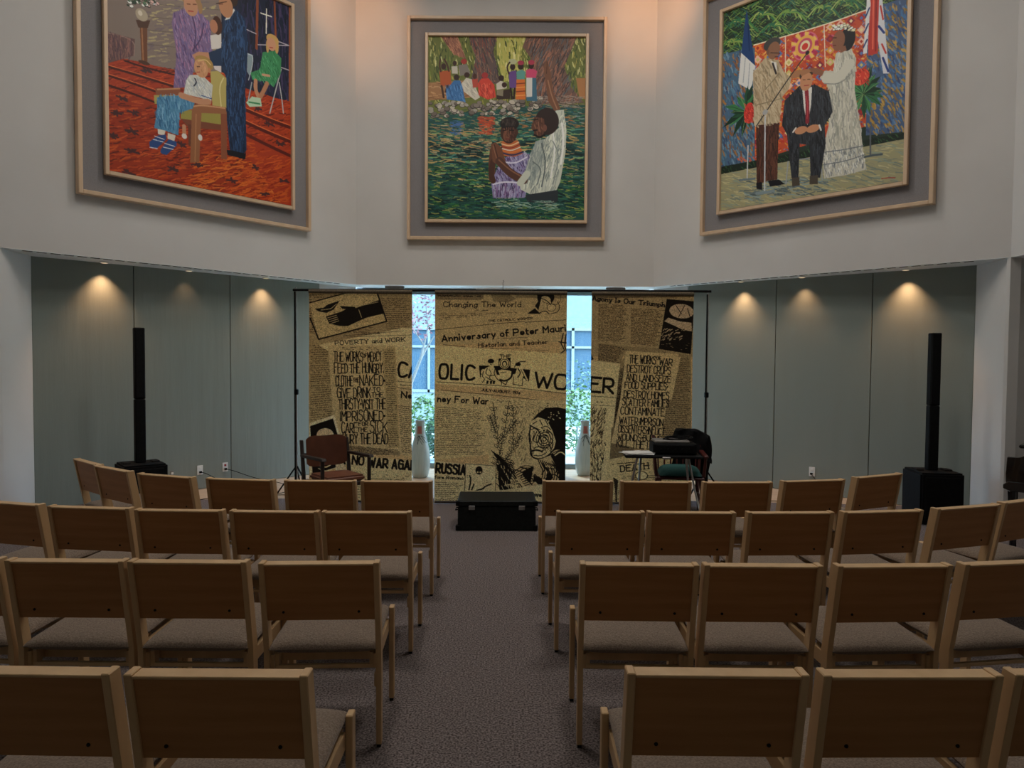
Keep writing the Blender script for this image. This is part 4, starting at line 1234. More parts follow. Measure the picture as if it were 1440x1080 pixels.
Pg([(726,523),(729,513),(734,517),(738,527),(735,531),(734.5,542),(722,540),(723,531)], 'b8a578'); El(729.5, 514, 3.6, 4, 'b8a578'); Ln([(724,516),(729,508.5),(739,508)], 1.3, K, True); Ln([(729,518),(733,524),(729,530)], 1.5, K, True); El(729, 512, 3.8, 2.6, K); Ln([(734,518),(742,534)], 2.2, 'b8a578'); Ln([(733,519),(741,535)], .9); Ln([(723,530),(722,540),(735,542),(736,530)], 1)
for x in (685, 690, 694): Pg([(x,535),(x+3,535.5),(x+2.4,540),(x-.6,539.6)])
Ln([(700,533),(712,541),(714,536)], 1.1); Ln([(706,536),(706,541)], 1)
T('WO', 752.5, 543.5, 797.5, 547, 20, 3.5, gap=1.6); T('ER', 831.5, 549.5, 863.5, 551.8, 20, 3.6, gap=1.8)
Ln([(616,537.5),(700,542),(796,552.5)], .8); Ln([(621,549),(700,556),(796,566)], .7); T('JULY-AUGUST, 1976', 678, 549.8, 732, 554, 3.2, .95)
Pg([(608,549),(692,556),(690,640),(608,648)], 'ab986f'); T('ney For War', 616.5, 565, 687, 568.5, 8.5, 1.9)
Sc((615,572,686,576,684,640,615,642), 27, fill=.88, w=.6)
Pg([(690,560),(800,563),(800,700),(688,695)], 'a8966e'); B.hatch('1c1712 3a2f22 2a2018', blk(690,562,800,566,800,580,756,584), 90, 4, 20, .6)
B.hatch('1c1712 2a2018 4a3c2a', blk(725,575,760,572,750,660,722,650), 150, 5, 100, .6)
# branches with leaves
rg = B.rng
for (bx, by, ex, ey) in [(706,664,694,566),(704,640,716,566),(700,625,728,590),(722,630,722,570),(699,610,690,585),(712,648,734,612)]:
    Ln([(bx,by),((bx+ex)/2+2,(by+ey)/2),(ex,ey)], 1.0, K, True)
    for j in range(7):
        f = (j+.6)/7.5; x = bx+(ex-bx)*f; y = by+(ey-by)*f
        for sd in (-1, 1):
            a = math.atan2(ey-by, ex-bx)+sd*.75; l = rg.uniform(4, 7); cx, cy = x+math.cos(a)*l*.6, y+math.sin(a)*l*.6
            El(cx, cy, l*.6, 1.9, K, a); El(cx, cy, l*.46, 1.1, 'b0a078', a); Ln([(x,y),(cx,cy)], .4)
# bird wing and robe
B.hatch('15110e 15110e 3a2f22', blk(690,640,724,650,735,692,700,690), 120, 9, 50, 1.1)
Pg([(700,655),(712,650),(722,662),(718,690),(704,690)]); B.hatch('b8a67e 15110e', blk(700,655,722,656,720,690,704,690), 50, 8, 80, .9)
for i in range(8): Ln([(692+i*2,634+i*2.4),(708+i*1.6,645+i*2.4),(722+i,648+i*4)], 1.1, K, True)
Pg([(724,660),(745,648),(762,655),(775,672),(768,686),(735,692)], 'a5926c')
for i in range(9): Ln([(724+i*2,664+i*2.4),(742+i*2,652+i*3.2),(762+i,664+i*2.4)], 1.2, K, True)
Pg([(735,664),(752,655),(748,680),(740,672)])
# woodcut portrait
Pg([(746,596),(756,582),(768,573),(785,572),(800,575),(800,668),(782,665),(770,640),(776,610),(766,590),(752,592)])
Pg([(748,592),(758,586),(770,590),(778,605),(783,620),(779,636),(768,644),(756,643),(748,638),(746,620),(744,604)], 'b0a078')
for pts in [[(748,604),(754,601),(760,604)],[(762,601),(770,598),(776,604)],[(750,606),(756,608)],[(764,606),(774,607)],[(756,606),(750,620),(757,622)],[(752,630),(760,627),(770,630)],[(754,633),(762,634),(768,632)],[(774,612),(780,622),(776,634)],[(762,612),(772,618),(776,630)],[(760,590),(764,598)],[(768,590),(772,598)],[(750,596),(756,592)],[(748,612),(746,628),(750,640)],[(758,612),(764,620),(762,626)],[(770,636),(762,641),(752,640)],[(766,611),(770,613)],[(752,612),(750,618)]]: Ln(pts, 1.2, K, True)
B.hatch('15110e 2a2018', blk(762,600,780,606,778,636,764,632), 45, 4.5, 60, .8); B.hatch('15110e 2a2018', blk(748,600,756,600,754,640,748,636), 24, 4, 80, .7)
for r in (3, 6, 9, 12): El(767, 617, r, r*1.15, K, .3, 1.1)
Ln([(747,600),(745,615),(748,630),(747,640),(756,646),(770,643),(782,630)], 2, K, True); Ln([(747,598),(758,604),(762,612),(757,622)], 1.8, K, True); Ln([(749,634),(757,632),(764,635)], 2.2, K, True)
El(766, 605, 3.6, 2, 'b0a078'); El(766, 605, 1.5, 1.3); El(752, 607, 2.6, 1.6, 'b0a078'); El(752, 607, 1.2, 1.1)
for i in range(16): El(772+rg.uniform(0,22), 577+rg.uniform(0,18), .7, .7, 'c8b890')
Pg([(760,646),(776,640),(796,650),(800,700),(754,690),(750,664)], 'a08d68')
for i in range(9): Ln([(758+i*3,646+i),(768+i*3.2,668-i),(752+i*5,690-i)], 1.3, K, True)
Pg([(752,668),(766,676),(776,664),(780,672),(766,684),(752,678)]); El(786, 636, 7, 4, 'a08d68'); Ln([(780,636),(790,632),(797,637)], 1.1, K, True); Pg([(786,655),(800,648),(800,675),(792,680)])
for k in range(26):
    x = 700+rg.uniform(0, 96); y = 655+rg.uniform(0, 34); Ln([(x,y),(x+rg.uniform(2,7),y+rg.uniform(-5,2)),(x+rg.uniform(6,13),y+rg.uniform(2,9))], rg.uniform(.9,1.8), K if k % 3 else 'b0a078', True)
for k in range(12):
    x = 758+rg.uniform(0, 30); y = 645+rg.uniform(0, 16); Ln([(x,y),(x+4,y+6),(x+2,y+12)], 1.4, K, True)
Pg([(776,641),(800,625),(800,700),(786,690),(790,668)]); Ln([(782,640),(790,634),(797,640)], 1.6, 'b0a078', True)
# lower strip
Pg([(608,648),(660,654),(655,712),(608,712)], 'b0a078'); T('RUSSIA', 614.5, 665.5, 655, 668.5, 13, 3.1, gap=2.6); T('fore Romano', 613, 674, 653, 675.5, 4.2, 1.0, serif=True)
Sc((614,678,654,680,652,706,614,706), 10, fill=.85)
Pg([(656,652),(699,655),(698,695),(655,693)], 'b3a37c'); Ln([(656,653),(655,693)], 1); Ln([(656,653),(699,656),(698,692)], .7)
El(675, 662.5, 5, 6); El(673.3, 665, 1.3, 1.1, 'b3a37c'); El(677, 665, 1.3, 1.1, 'b3a37c'); B.hatch('3a2f22 5a4a34', blk(658,658,696,660,696,686,658,686), 70, 2, 30, .5)
for pts in [[(661,690),(664,676),(662,670)],[(665,690),(668,682)],[(678,690),(686,684),(692,682)],[(672,691),(682,688)]]: Ln(pts, 2, K, True)
Pg([(655,691),(700,692),(765,681),(800,684),(800,712),(655,712)], 'b3a37c'); T('eve', 752, 699, 763, 699, 6, 1.4, serif=True); Sc((700,700,750,694,750,708,700,708), 4)
# --- right banner
Pg([(828,405),(980,405),(980,500),(828,500)], '8a7858'); Pg([(828,411),(978,409),(978,416),(828,419)], '5a4c38')
T('Agony Is Our Triumph', 833, 421.5, 934, 430, 6, 1.5, serif=True)
Sc((842,426,884,428,884,480,842,478), 25, fill=.92, w=.65); Sc((888,432,936,434,930,486,888,482), 25, fill=.92, w=.65)
Pg([(842,481),(884,486),(930,488),(940,496),(878,494),(874,512),(842,508)], '7a6a4e'); Sc((843,482,884,488,872,510,843,505), 12, fill=.95, w=.7)
Pg([(937,419),(976,422),(972,496),(927,489)]); El(958, 436, 17, 10, '9a8870', .1); Pg([(940,445),(955,450),(972,452),(973,464),(960,462),(948,456),(934,450)], '9a8870')
for pts in [[(950,428),(958,440)],[(962,428),(954,444)],[(966,432),(970,444)]]: Ln(pts, 1, K)
B.hatch('9a8870 b0a080 15110e', blk(932,458,962,462,958,478,930,476), 50, 5, -30, .8); B.hatch('8a7a60', blk(930,478,970,480,970,492,930,488), 12, 4, 0, .5)
Pg([(828,505),(873,510),(866,600),(860,720),(828,720)], 'b0a078'); Pg([(832,497),(836,504),(832,506)])
T('WO', 752.5, 543.5, 797.5, 547, 20, 3.5, gap=1.6); T('ER', 831.5, 549.5, 863.5, 551.8, 20, 3.6, gap=1.8)
Ln([(828,555.5),(870,558)], .6); Sc((836,562,856,563,856,566,836,566), 1, w=1); Ln([(830,568),(866,570)], .5)
B.hatch('15110e 2a2018 4a3c2a', blk(833,570,856,572,848,625,833,625), 150, 6, 118, .9); B.hatch('15110e 2a2018', blk(833,622,854,622,846,690,833,690), 150, 6, 80, .9)
Pg([(873,511),(884,492),(972,497),(975,640),(860,642)], '7d6d50'); Sc((872,520,884,505,876,570,862,640), 40, fill=.95); Sc((940,500,974,502,974,640,926,640), 52, fill=.92, w=.65)
Pg([(862,600),(876,600),(900,640),(860,645)], '60543e'); Pg([(881,492),(955,496),(940,560),(934,600),(930,635),(862,622),(874,560)], B_PAPER)
Pg([(948,500),(958,500),(946,560),(938,560)], B_PAPER)
T('THE WORKS', 886, 509, 923, 510.5, 10.9, 1.28, jit=.7, gap=1.6); T('OF', 924, 503.5, 930, 504, 4.5, 0.85); T('WAR', 928, 511, 946, 512.5, 9.2, 1.33, gap=1.6)
T('DESTROY CROPS', 883, 522, 944, 524.5, 10.5, 1.28, jit=.7, gap=1.6)
T('AND LAND*SEIZE', 882, 533.5, 944, 536, 9.2, 1.28, jit=.7, gap=1.6)
T('FOOD SUPPLIES*', 880, 544.5, 940, 547, 9.2, 1.28, jit=.7, gap=1.6)
T('DESTROY HOMES', 879, 557.5, 942, 560, 9.7, 1.28, jit=.7, gap=1.6)
T('SCATTER FAMILIES', 877, 568.5, 942, 571, 9.7, 1.28, jit=.7, gap=1.5)
T('CONTAMINATE', 874.5, 581, 936, 583.5, 10.1, 1.28, jit=.7, gap=1.6)
T('WATER-IMPRISON', 873, 595, 934, 597.5, 10.1, 1.28, jit=.7, gap=1.5)
T('DISSENTERS*INFLICT', 872, 607, 936, 610, 10.1, 1.23, jit=.7, gap=1.5)
T('WOUNDS*BURNS*', 871, 618, 934, 619.5, 8.4, 1.23, jit=.7, gap=1.5)
T('KILL THE LIVING', 869.5, 627, 938, 632, 9.7, 1.28, jit=.7, gap=1.6)
Pg([(858,646),(900,636),(975,640),(975,720),(850,720)], 'aa9970'); Sc((862,650,900,645,900,652,862,655), 1, w=1.1)
T('DEATH', 876, 663, 915, 658, 8.5, 1.6, serif=True)
Sc((880,668,975,664,975,710,860,708), 16, fill=.8); El(905, 668, 9, 6, 'b8a67e'); El(905, 668, 9, 6, K, 0, 1.2)
for i in range(14): Ln([(866+i*.4,672+i*2.6),(872-i*.2,676+i*2.2)], 1.8, K)
# paper grain and faint show-through
nz = np.random.default_rng(5).normal(0, 1, (B.H//3+1, B.W//3+1)).astype(np.float32)
nz = np.repeat(np.repeat(nz, 3, 0), 3, 1)[:B.H, :B.W]
B.a = np.clip(B.a*(1+.14*nz[..., None]), 0, 1)
BIMG = B.half()

BY, BZ = 8.06, .012
st = thing('banner_stand', 'tall black backdrop stand whose crossbar carries the three cloth banners', 'stand', (-.12, BY, 0))
MB().tube([(-2.36, 0, 2.415), (2.36, 0, 2.432)], .014, 10).build('crossbar', M['black'], st)
for x in (-2.335, 2.335):
    pb = MB().tube([(x, .03, .02), (x, .03, 1.25)], .014, 10).tube([(x, .03, 1.25), (x, .03, 2.45)], .010, 10).build('pole', M['steel'], st)
    MB().tube([(x-.012, .018, .05), (x-.012, .018, 2.40)], .0085, 6).build('pole_cable', M['black'], pb)
    MB().box(x-.022, x+.022, .01, .05, 1.23, 1.29, .005).build('clamp', M['black'], pb)
    for a in (90, 210, 330):
        c_, s_ = math.cos(math.radians(a)), math.sin(math.radians(a))
        MB().tube([(x, .03, .42), (x+c_*.30, .03+s_*.22, .012)], .009, 6).build('leg', M['black'], st)
def banner(x0, x1, lo, hi, label, n):
    w = x1-x0; t = thing('newsprint_banner', label, 'banner', ((x0+x1)/2, BY-.02, BZ), group='newsprint cloth banners hung from one crossbar')
    H = 2.392
    def bul(X, Z): return .010*np.sin(X*5.1+n)*(1-Z/H) + .004*np.sin(X*17+n*2)*np.sin(Z*2.2) + .006*np.sin(Z*3+n)
    o = cloth_mesh('printed_cloth', BIMG[:, lo:hi], w, H, M['print'], t, bul, BGAIN)
    MB().tube([(-w/2, .002, H-.005), (w/2, .002, H-.005)], .022, 12).build('rod_pocket', M['hem'], t)
    MB().tube([(-w/2+.005, .0, .012), (w/2-.005, .0, .012)], .012, 10).build('bottom_rod', M['darkwood'], t)
M['hem'] = mat('hem_cloth', (.075, .055, .035), .95, noise=(90, (.14, .105, .065), 4, W_))
S = BS/2
banner(-2.296, -1.132, 0, int(145*S), 'narrow newsprint banner at left with works of mercy lettering', 1)
banner(-.874, .613, int(177*S), int(362*S), 'wide middle newsprint banner with woodcut portrait and cross emblem', 2)
banner(.892, 2.040, int(397*S), int(540*S), 'narrow newsprint banner at right with works of war lettering', 3)
h = thing('hanging_hook', 'small wire hook above the middle banner under the soffit', 'hook', (-.11, BY-.02, 2.44))
MB().tube([(0, 0, -.02), (0, 0, .07), (.012, 0, .085), (0, 0, .10)], .003, 6).build('wire', M['black'], h)

# ------------------------------------------------------------------ trunk
t = thing('storage_trunk', 'low black trunk on the carpet in front of the middle banner', 'trunk', (-.142, 7.02, 0), math.radians(1.2))
MB().box(-.375, .375, -.235, .235, .004, .235, .008).build('body', M['trunk'], t)
ld = MB().box(-.380, .380, -.240, .240, .238, .293, .010).build('lid', M['trunk'], t)
for x in (-.24, .24):
    MB().box(x-.03, x+.03, -.247, -.234, .205, .245, .003).build('latch', M['grey'], t)
for x in (-.372, .372):
    for z in (.03, .265): MB().box(x-.022, x+.022, -.246, -.20, z-.024, z+.024, .006).build('corner_guard', M['black'], t)
for s in (-1, 1):
    MB().tube([(s*.378, -.06, .17), (s*.405, -.05, .165), (s*.405, .05, .165), (s*.378, .06, .17)], .006, 6).build('handle', M['black'], t)

# ------------------------------------------------------------------ brown armchair
t = thing('armchair', 'brown vinyl armchair with dark wood arms before the left banner', 'armchair', (-1.80, 7.28, 0), math.radians(40)); t.scale = (.86, .88, 1)
def bk(u, v):
    q = (abs(2*u-1)**5)*.05*(1 if v > .5 else 1); x = (u-.5)*.53; z = .505+v*.35*(1)+(q*(1-2*v)); y = .28-.05*((u-.5)*2)**2+(z-.5)*.12
    return Vector((x, y, z - .022*(1-((u-.5)*2)**2)*(1.6*v-.6)))
mb = MB(); mb.grid(lambda u, v: bk(u, v), 14, 10, .045); mb.build('backrest', M['vinyl'], t, smooth=True)
MB().box(-.245, .245, -.26, .22, .40, .465, .022, seg=3).build('seat', M['vinyl'], t, smooth=True)
for s in (-1, 1):
    x0, x1 = sorted((s*.28, s*.315))
    MB().box(x0, x1, -.27, -.23, 0, .645, .006).build('leg', M['darkwood'], t)
    MB().prism([(.22, 0), (.265, 0), (.275, .45), (.33, .80), (.295, .80), (.235, .45)], x0, x1, 'x', .005).build('leg', M['darkwood'], t)
    MB().prism([(-.31, .635), (-.29, .665), (.28, .655), (.28, .63), (0, .632)], *sorted((s*.272, s*.330)), 'x', .006).build('armrest', M['darkwood'], t)
    MB().box(*sorted((s*.24, s*.285)), -.25, .26, .355, .40, .004).build('side_rail', M['darkwood'], t)
MB().box(-.27, .27, -.262, -.235, .36, .40, .004).build('front_rail', M['darkwood'], t)
MB().box(-.27, .27, .315, .335, .62, .66, .004).build('back_rail', M['darkwood'], t)

# ------------------------------------------------------------------ folding tray table and what is on it
t = thing('folding_table', 'small black folding table with splayed metal legs by the right banner', 'table', (1.53, 7.22, 0), math.radians(-4))
MB().box(-.385, .385, -.20, .20, .678, .702, .006).build('tabletop', M['black'], t)
for x, dx in ((-.26, -.10), (.22, .12)):
    MB().tube([(x, -.15, .68), (x+dx*.5, .0, .34), (x+dx, .17, .006)], .011, 8).build('leg', M['steel'], t)
    MB().tube([(x+.07, .15, .68), (x+.07+dx*.4, 0, .34), (x+.07+dx*.9, -.19, .006)], .011, 8).build('leg', M['steel'], t)
MB().tube([(-.28, .0, .34), (.30, .0, .34)], .007, 6).build('crossbar', M['steel'], t)
MB().box(-.02, .06, -.215, -.195, .672, .694, .003).build('catch', M['steel'], t)
pp = thing('paper_stack', 'loose white papers lying on the left end of the folding table', 'papers', (1.29, 7.19, .702))
for k in range(5):
    a = (.05, .35, -.3, .6, .15)[k]
    MB().box(-.14, .14, -.10, .10, k*.004, k*.004+.003, 0, Matrix.Translation(((-.01, .05, .02, -.03, .0)[k], (0, .02, -.02, .01, 0)[k], 0)) @ Matrix.Rotation(a, 4, 'Z')).build('sheet', M['paper'], pp)
eq = thing('equipment_case', 'black electronic case with cables on top of the folding table', 'case', (1.66, 7.25, .702), math.radians(-3))
MB().box(-.23, .21, -.14, .14, .004, .115, .010).build('case_body', M['black'], eq)
MB().box(-.20, .18, -.147, -.138, .02, .10, .003).build('front_panel', M['black'], eq)
MB().box(-.21, .14, -.12, .12, .116, .142, .006).build('case_top', M['grey'], eq)
for k in range(5): MB().lathe([(.008, 0), (.007, .012)], 10, Matrix.Translation((-.15+k*.07, -.147, .06)) @ Matrix.Rotation(PI/2, 4, 'X')).build('knob', M['trunk'], eq)
cb = MB(); rg = random.Random(4)
for k in range(3):
    pts = [(.02+.13*math.cos(a*.7+k)+.02*k, .10*math.sin(a*.7+k), .150+.008*k+.006*math.sin(a)) for a in [j*.6 for j in range(16)]]
    cb.tube(pts, .006, 6)
tag(cb.build('coiled_cable', M['black'], None, loc=(1.66, 7.25, .702)), 'black cable coiled loosely on top of the equipment case', 'cable')

# ------------------------------------------------------------------ mahogany armchair with green cushion and jacket
t = thing('spindle_armchair', 'dark red wooden spindle armchair behind the folding table', 'armchair', (1.80, 7.62, 0), math.radians(-8))
MB().box(-.25, .25, -.23, .22, .40, .43, .012).build('seat', M['redwood'], t)
MB().prism([(-.27, .72), (-.27, .77), (0, .80), (.27, .77), (.27, .72)], .235, .26, 'y', .006).build('crest_rail', M['redwood'], t)
for k in range(7):
    x = -.20+k*.0667; MB().tube([(x, .20, .43), (x*1.05, .245, .74)], .009, 8).build('spindle', M['redwood'], t)
for s in (-1, 1):
    MB().tube([(s*.235, .20, .43), (s*.26, .248, .82)], .018, 8).build('back_post', M['redwood'], t)
    MB().prism([(-.22, .635), (-.22, .66), (.22, .67), (.22, .645)], *sorted((s*.235, s*.285)), 'x', .006).build('armrest', M['redwood'], t)
    MB().tube([(s*.245, -.17, .43), (s*.262, -.18, .64)], [.018, .014], 8).build('arm_post', M['redwood'], t)
    MB().tube([(s*.21, -.19, .40), (s*.245, -.23, .0)], [.022, .015], 8).build('leg', M['redwood'], t)
    MB().tube([(s*.21, .18, .40), (s*.245, .24, .0)], [.022, .015], 8).build('leg', M['redwood'], t)
    MB().tube([(s*.228, -.21, .2), (s*.228, .21, .2)], .010, 8).build('stretcher', M['redwood'], t)
cu = MB()
cu.grid(lambda u, v: Vector(((u-.5)*.44, (v-.5)*.40, .012+.085*(max(0, 1-abs(2*u-1)**4)*max(0, 1-abs(2*v-1)**4))**.5)), 18, 18)
cu.grid(lambda u, v: Vector(((u-.5)*.44, (v-.5)*.40, .012-.010*(max(0, 1-abs(2*u-1)**4)*max(0, 1-abs(2*v-1)**4))**.5)), 8, 8)
tag(cu.build('seat_cushion', M['teal'], None, True, (1.80, 7.59, .432), math.radians(-8)), 'dark teal cushion on the seat of the red spindle armchair', 'cushion')
# jacket draped over the right side of that chair's back
jk = MB()
def jf(u, v):
    # u across the shoulders, v from hem (front) over the crest rail to hem (rear)
    x = (u-.5)*.36; L = (v-.5)*1.15
    hh = .05 if abs(L) < .05 else .05
    top = .885-.22*max(0, (u-.55))**1.3
    if L < 0: y, z = -.045-.02*math.sin(u*14), top+min(0, L+.05)*.55
    else: y, z = .050+.03*math.sin(u*12+1), top-max(0, L-.05)*1.05
    if abs(L) < .05: z = top+.012; y = L
    x += .03*math.sin(L*9)+(.10*(u-.4) if L > 0 else 0)*abs(L)
    return Vector((x, y+.012*math.sin(x*40), z))
jk.grid(jf, 26, 40, .012)
tag(jk.build('jacket', M['jacket'], None, True, (2.00, 7.845, 0), math.radians(-10)), 'black jacket draped over the back of the red spindle armchair', 'jacket')

# ------------------------------------------------------------------ column loudspeakers
def speaker(x, y, rz, label):
    t = thing('column_speaker', label, 'loudspeaker', (x, y, 0), rz, 'pair of black column loudspeakers')
    b = MB().box(-.21, .21, -.24, .20, .008, .53, .018, seg=2).build('subwoofer', M['black'], t)
    MB().box(-.17, .17, -.247, -.238, .05, .49, .006).build('grille', M['black'], b)
    for sx in (-.14, .14): MB().box(sx-.04, sx+.04, -.06, .06, .525, .545, .008).build('handle', M['black'], b)
    MB().box(-.05, .05, -.03, .06, .53, 1.20, .008).build('spacer_column', M['black'], t)
    c = MB().box(-.05, .05, -.03, .06, 1.203, 1.955, .008).build('array_column', M['black'], t)
    MB().box(-.042, .042, -.037, -.028, 1.22, 1.94, .003).build('grille', M['black'], c)
speaker(-3.93, 7.50, math.radians(40), 'black column loudspeaker against the green panels at left')
speaker(4.385, 7.38, math.radians(-6), 'black column loudspeaker against the green panels at right')

# ------------------------------------------------------------------ vases outside the gaps
def vase(x, y, h, label, seed):
    t = thing('floor_vase', label, 'vase', (x, y, -.006), group='tall bottle-shaped vases by the window')
    pr = [(.085, 0), (.110, .02), (.135, .12), (.142, .22), (.132, .34), (.105, .46), (.078, .56), (.062, .64), (.060, .70), (.070, .755), (.064, .757), (.055, .70), (.05, .6)]
    MB().lathe([(r, z*h/.757) for r, z in pr], 40).build('vase_body', M['vase'], t, smooth=True)
    def rad(z):
        z = z*.757/h
        for (r0, z0), (r1, z1) in zip(pr, pr[1:]):
            if z0 <= z <= z1 and z1 > z0: return r0+(r1-r0)*(z-z0)/(z1-z0)
        return .06
    mb = MB()
    def gf(u, v):
        a = -PI/2+(u-.5)*.9; z = h*(.77+.13*v); r = rad(z)+.0025
        return Vector((r*math.cos(a), r*math.sin(a), z))
    mb.grid(gf, 8, 6, .001); mb.build('painted_spot', M['vasered'], t)
    tw = MB(); rg = random.Random(seed)
    for k in range(9):
        a0 = -PI/2+rg.uniform(-.25, .25); a1 = a0+rg.uniform(-.9, .9); z0 = h*.74; z1 = h*(.74-rg.uniform(.04, .2))
        pts = []
        for j in range(6):
            f = j/5; a = a0+(a1-a0)*f; z = z0+(z1-z0)*f; r = rad(z)+.002; pts.append((r*math.cos(a), r*math.sin(a), z))
        tw.tube(pts, .003, 5)
    tw.build('painted_twigs', M['twig'], t)
vase(-1.272, 9.86, .80, 'pale bottle-shaped vase seen in the gap left of the middle banner', 2)
vase(1.05, 10.14, .79, 'pale bottle-shaped vase seen in the gap right of the middle banner', 5)

# ------------------------------------------------------------------ outlets and cords
def outlet(A, B, s, z, rzoff, label, red=False, small=False, plug=True):
    p = on(A, B, s); d = (Vector(B)-Vector(A)).normalized(); rz = math.atan2(d.y, d.x)+rzoff
    t = thing('wall_outlet', label, 'outlet', (p.x, p.y, z), rz)
    w, h = (.022, .03) if small else (.036, .058)
    pl = MB().box(-w, w, -.007, .0, -h, h, .002).build('cover_plate', M['grey'] if small else M['plate'], t)
    for zz in ((0,) if small else (-.024, .024)):
        MB().box(-.014, .014, -.010, -.006, zz-.014, zz+.014, .002).build('socket', M['red'] if red and zz > 0 else M['plate'], t)
    if plug: MB().box(-.014, .014, -.035, -.010, -.036, -.012, .003).build('plug', M['black'], t)
    return p, rz
LA, LB, RA, RB = GL_A, GL_B, GR_A, GR_B
outlet(LB, LA, 3.392-1.621, .237, 0, 'white wall outlet on the left green panel, further from the banners')
outlet(LB, LA, 3.392-1.296, .240, 0, 'white wall outlet with red socket beside a panel seam at left', red=True)
outlet(LB, LA, 3.392-1.96, .235, 0, 'small grey wall jack low on the green panel beside the left loudspeaker', small=True, plug=False)
outlet(RA, RB, 1.778, .272, 0, 'white wall outlet with black cord on the right green panels')
def cord(pts, label, r=.004):
    P = [Vector(p) for p in pts]; q = []
    for i in range(len(P)-1):
        p0, p1, p2, p3 = P[max(i-1, 0)], P[i], P[i+1], P[min(i+2, len(P)-1)]
        for j in range(8):
            t = j/8; q.append(.5*((2*p1)+(-p0+p2)*t+(2*p0-5*p1+4*p2-p3)*t*t+(-p0+3*p1-3*p2+p3)*t**3))
    q.append(P[-1])
    return tag(MB().tube(q, r, 6).build('power_cord', M['black'], None, True), label, 'cord')
def wp(A, B, s, o, z):
    p = on(A, B, s); d = (Vector((*B, 0))-Vector((*A, 0))).normalized(); n = Vector((-d.y, d.x, 0))
    if n.y > 0: n = -n
    p = p+n*o; return (p.x, p.y, z)
cord([wp(LA, LB, 1.620, .03, .213), wp(LA, LB, 1.57, .10, .19), wp(LA, LB, 1.40, .20, .07), (-3.42, 8.70, .0), (-3.30, 8.42, .006), (-2.6, 8.50, .0), (-2.45, 8.2, .006)], 'black power cord from the plain white outlet at left to the stand')
cord([wp(LA, LB, 1.295, .03, .216), wp(LA, LB, 1.22, .10, .19), wp(LA, LB, 1.0, .22, .09), (-2.95, 9.2, .0), (-2.8, 8.62, .0), (-3.4, 8.36, .006), (-3.75, 7.90, .006)], 'black power cord from the outlet with the red socket')
cord([wp(RA, RB, 1.78, .03, .25), wp(RA, RB, 1.83, .09, .22), wp(RA, RB, 1.98, .15, .08), (3.75, 8.42, .0), (3.4, 8.35, .002), (2.9, 8.3, .006), (2.2, 8.15, .006)], 'black power cord from the outlet on the right green panels')

# ------------------------------------------------------------------ recessed downlights in the soffit with their lamps
def downlight(A, B, s, off, power, label):
    p = Vector(wp(A, B, s, off, ZS))
    t = thing('recessed_downlight', label, 'light', (p.x, p.y, ZS-.001), group='warm downlights recessed in the soffit')
    MB().lathe([(.045, -.012), (.050, -.008), (.050, .002)], 24).build('trim_ring', M['plate'], t)
    MB().lathe([(.032, -.014), (.032, -.012)], 20).build('lens', M['lamp'], t)
    ld = bpy.data.lights.new('downlight_lamp', 'SPOT'); ld.energy = power; ld.color = (1, .56, .29); ld.spot_size = math.radians(90); ld.spot_blend = 1.0; ld.shadow_soft_size = .012
    o = bpy.data.objects.new('downlight_lamp', ld); col.objects.link(o); o.parent = t; o.location = (0, 0, -.018)
    n = Vector((p.x, p.y, 0)) - Vector(wp(A, B, s, 0, 0)); n.normalize(); o.rotation_euler = Vector((-n.x*.02, -n.y*.02, -1)).to_track_quat('-Z', 'Y').to_euler()
for s, e, l in ((.777, 30, 'nearest the banners'), (1.784, 3, 'middle of the left three'), (2.718, 40, 'nearest the left corner')):
    downlight(LA, LB, s, .115, e, 'small round downlight above the left green panels, '+l)
for s, e, l in ((.846, 34, 'nearest the banners'), (1.643, 15, 'middle of the right three'), (2.805, 40, 'nearest the right corner')):
    downlight(RA, RB, s, .115, e, 'small round downlight above the right green panels, '+l)

# ------------------------------------------------------------------ piano end
t = thing('upright_piano', 'glossy black upright piano cut off by the right edge', 'piano', (4.15, 5.22, 0), math.radians(-42))
# keyboard side faces -X; the near end is at y=0
MB().prism([(-.33, 0), (-.33, .03), (-.10, .03), (-.10, .60), (.30, .60), (.30, 0)], -.0, 1.45, 'y', 0).build('case_lower', M['gloss'], t)
MB().box(-.17, .30, .0, 1.45, .60, 1.00, .006).build('case_upper', M['gloss'], t)
MB().box(-.335, .32, -.02, 1.47, 1.0, 1.028, .008).build('top_lid', M['gloss'], t)
def cheek(y0, y1):
    a = [(-.17, .70), (-.40, .70), (-.415, .73), (-.415, .80), (-.41, .925), (-.36, .925)]
    a += [(-.36+.11*(k/8), .925+.075*(k/8)**2.4) for k in range(1, 9)] + [(-.17, 1.0)]
    MB().prism(a, y0, y1, 'y', .006).build('key_cheek', M['gloss'], t)
cheek(.0, .045); cheek(1.40, 1.445)
MB().prism([(-.43, .68), (-.43, .71), (-.40, .735), (-.15, .735), (-.15, .66), (-.38, .66)], -.01, 1.46, 'y', .004).build('keybed', M['gloss'], t)
MB().box(-.42, -.30, .05, 1.395, .736, .757, .003).build('white_keys', M['ivory'], t)
MB().box(-.35, -.28, .06, 1.38, .757, .768, .002).build('black_keys', M['black'], t)
for y in (.03, 1.40): MB().tube([(-.36, y, .03), (-.36, y, .30), (-.37, y, .66)], [.028, .022, .034], 12).build('leg', M['gloss'], t)

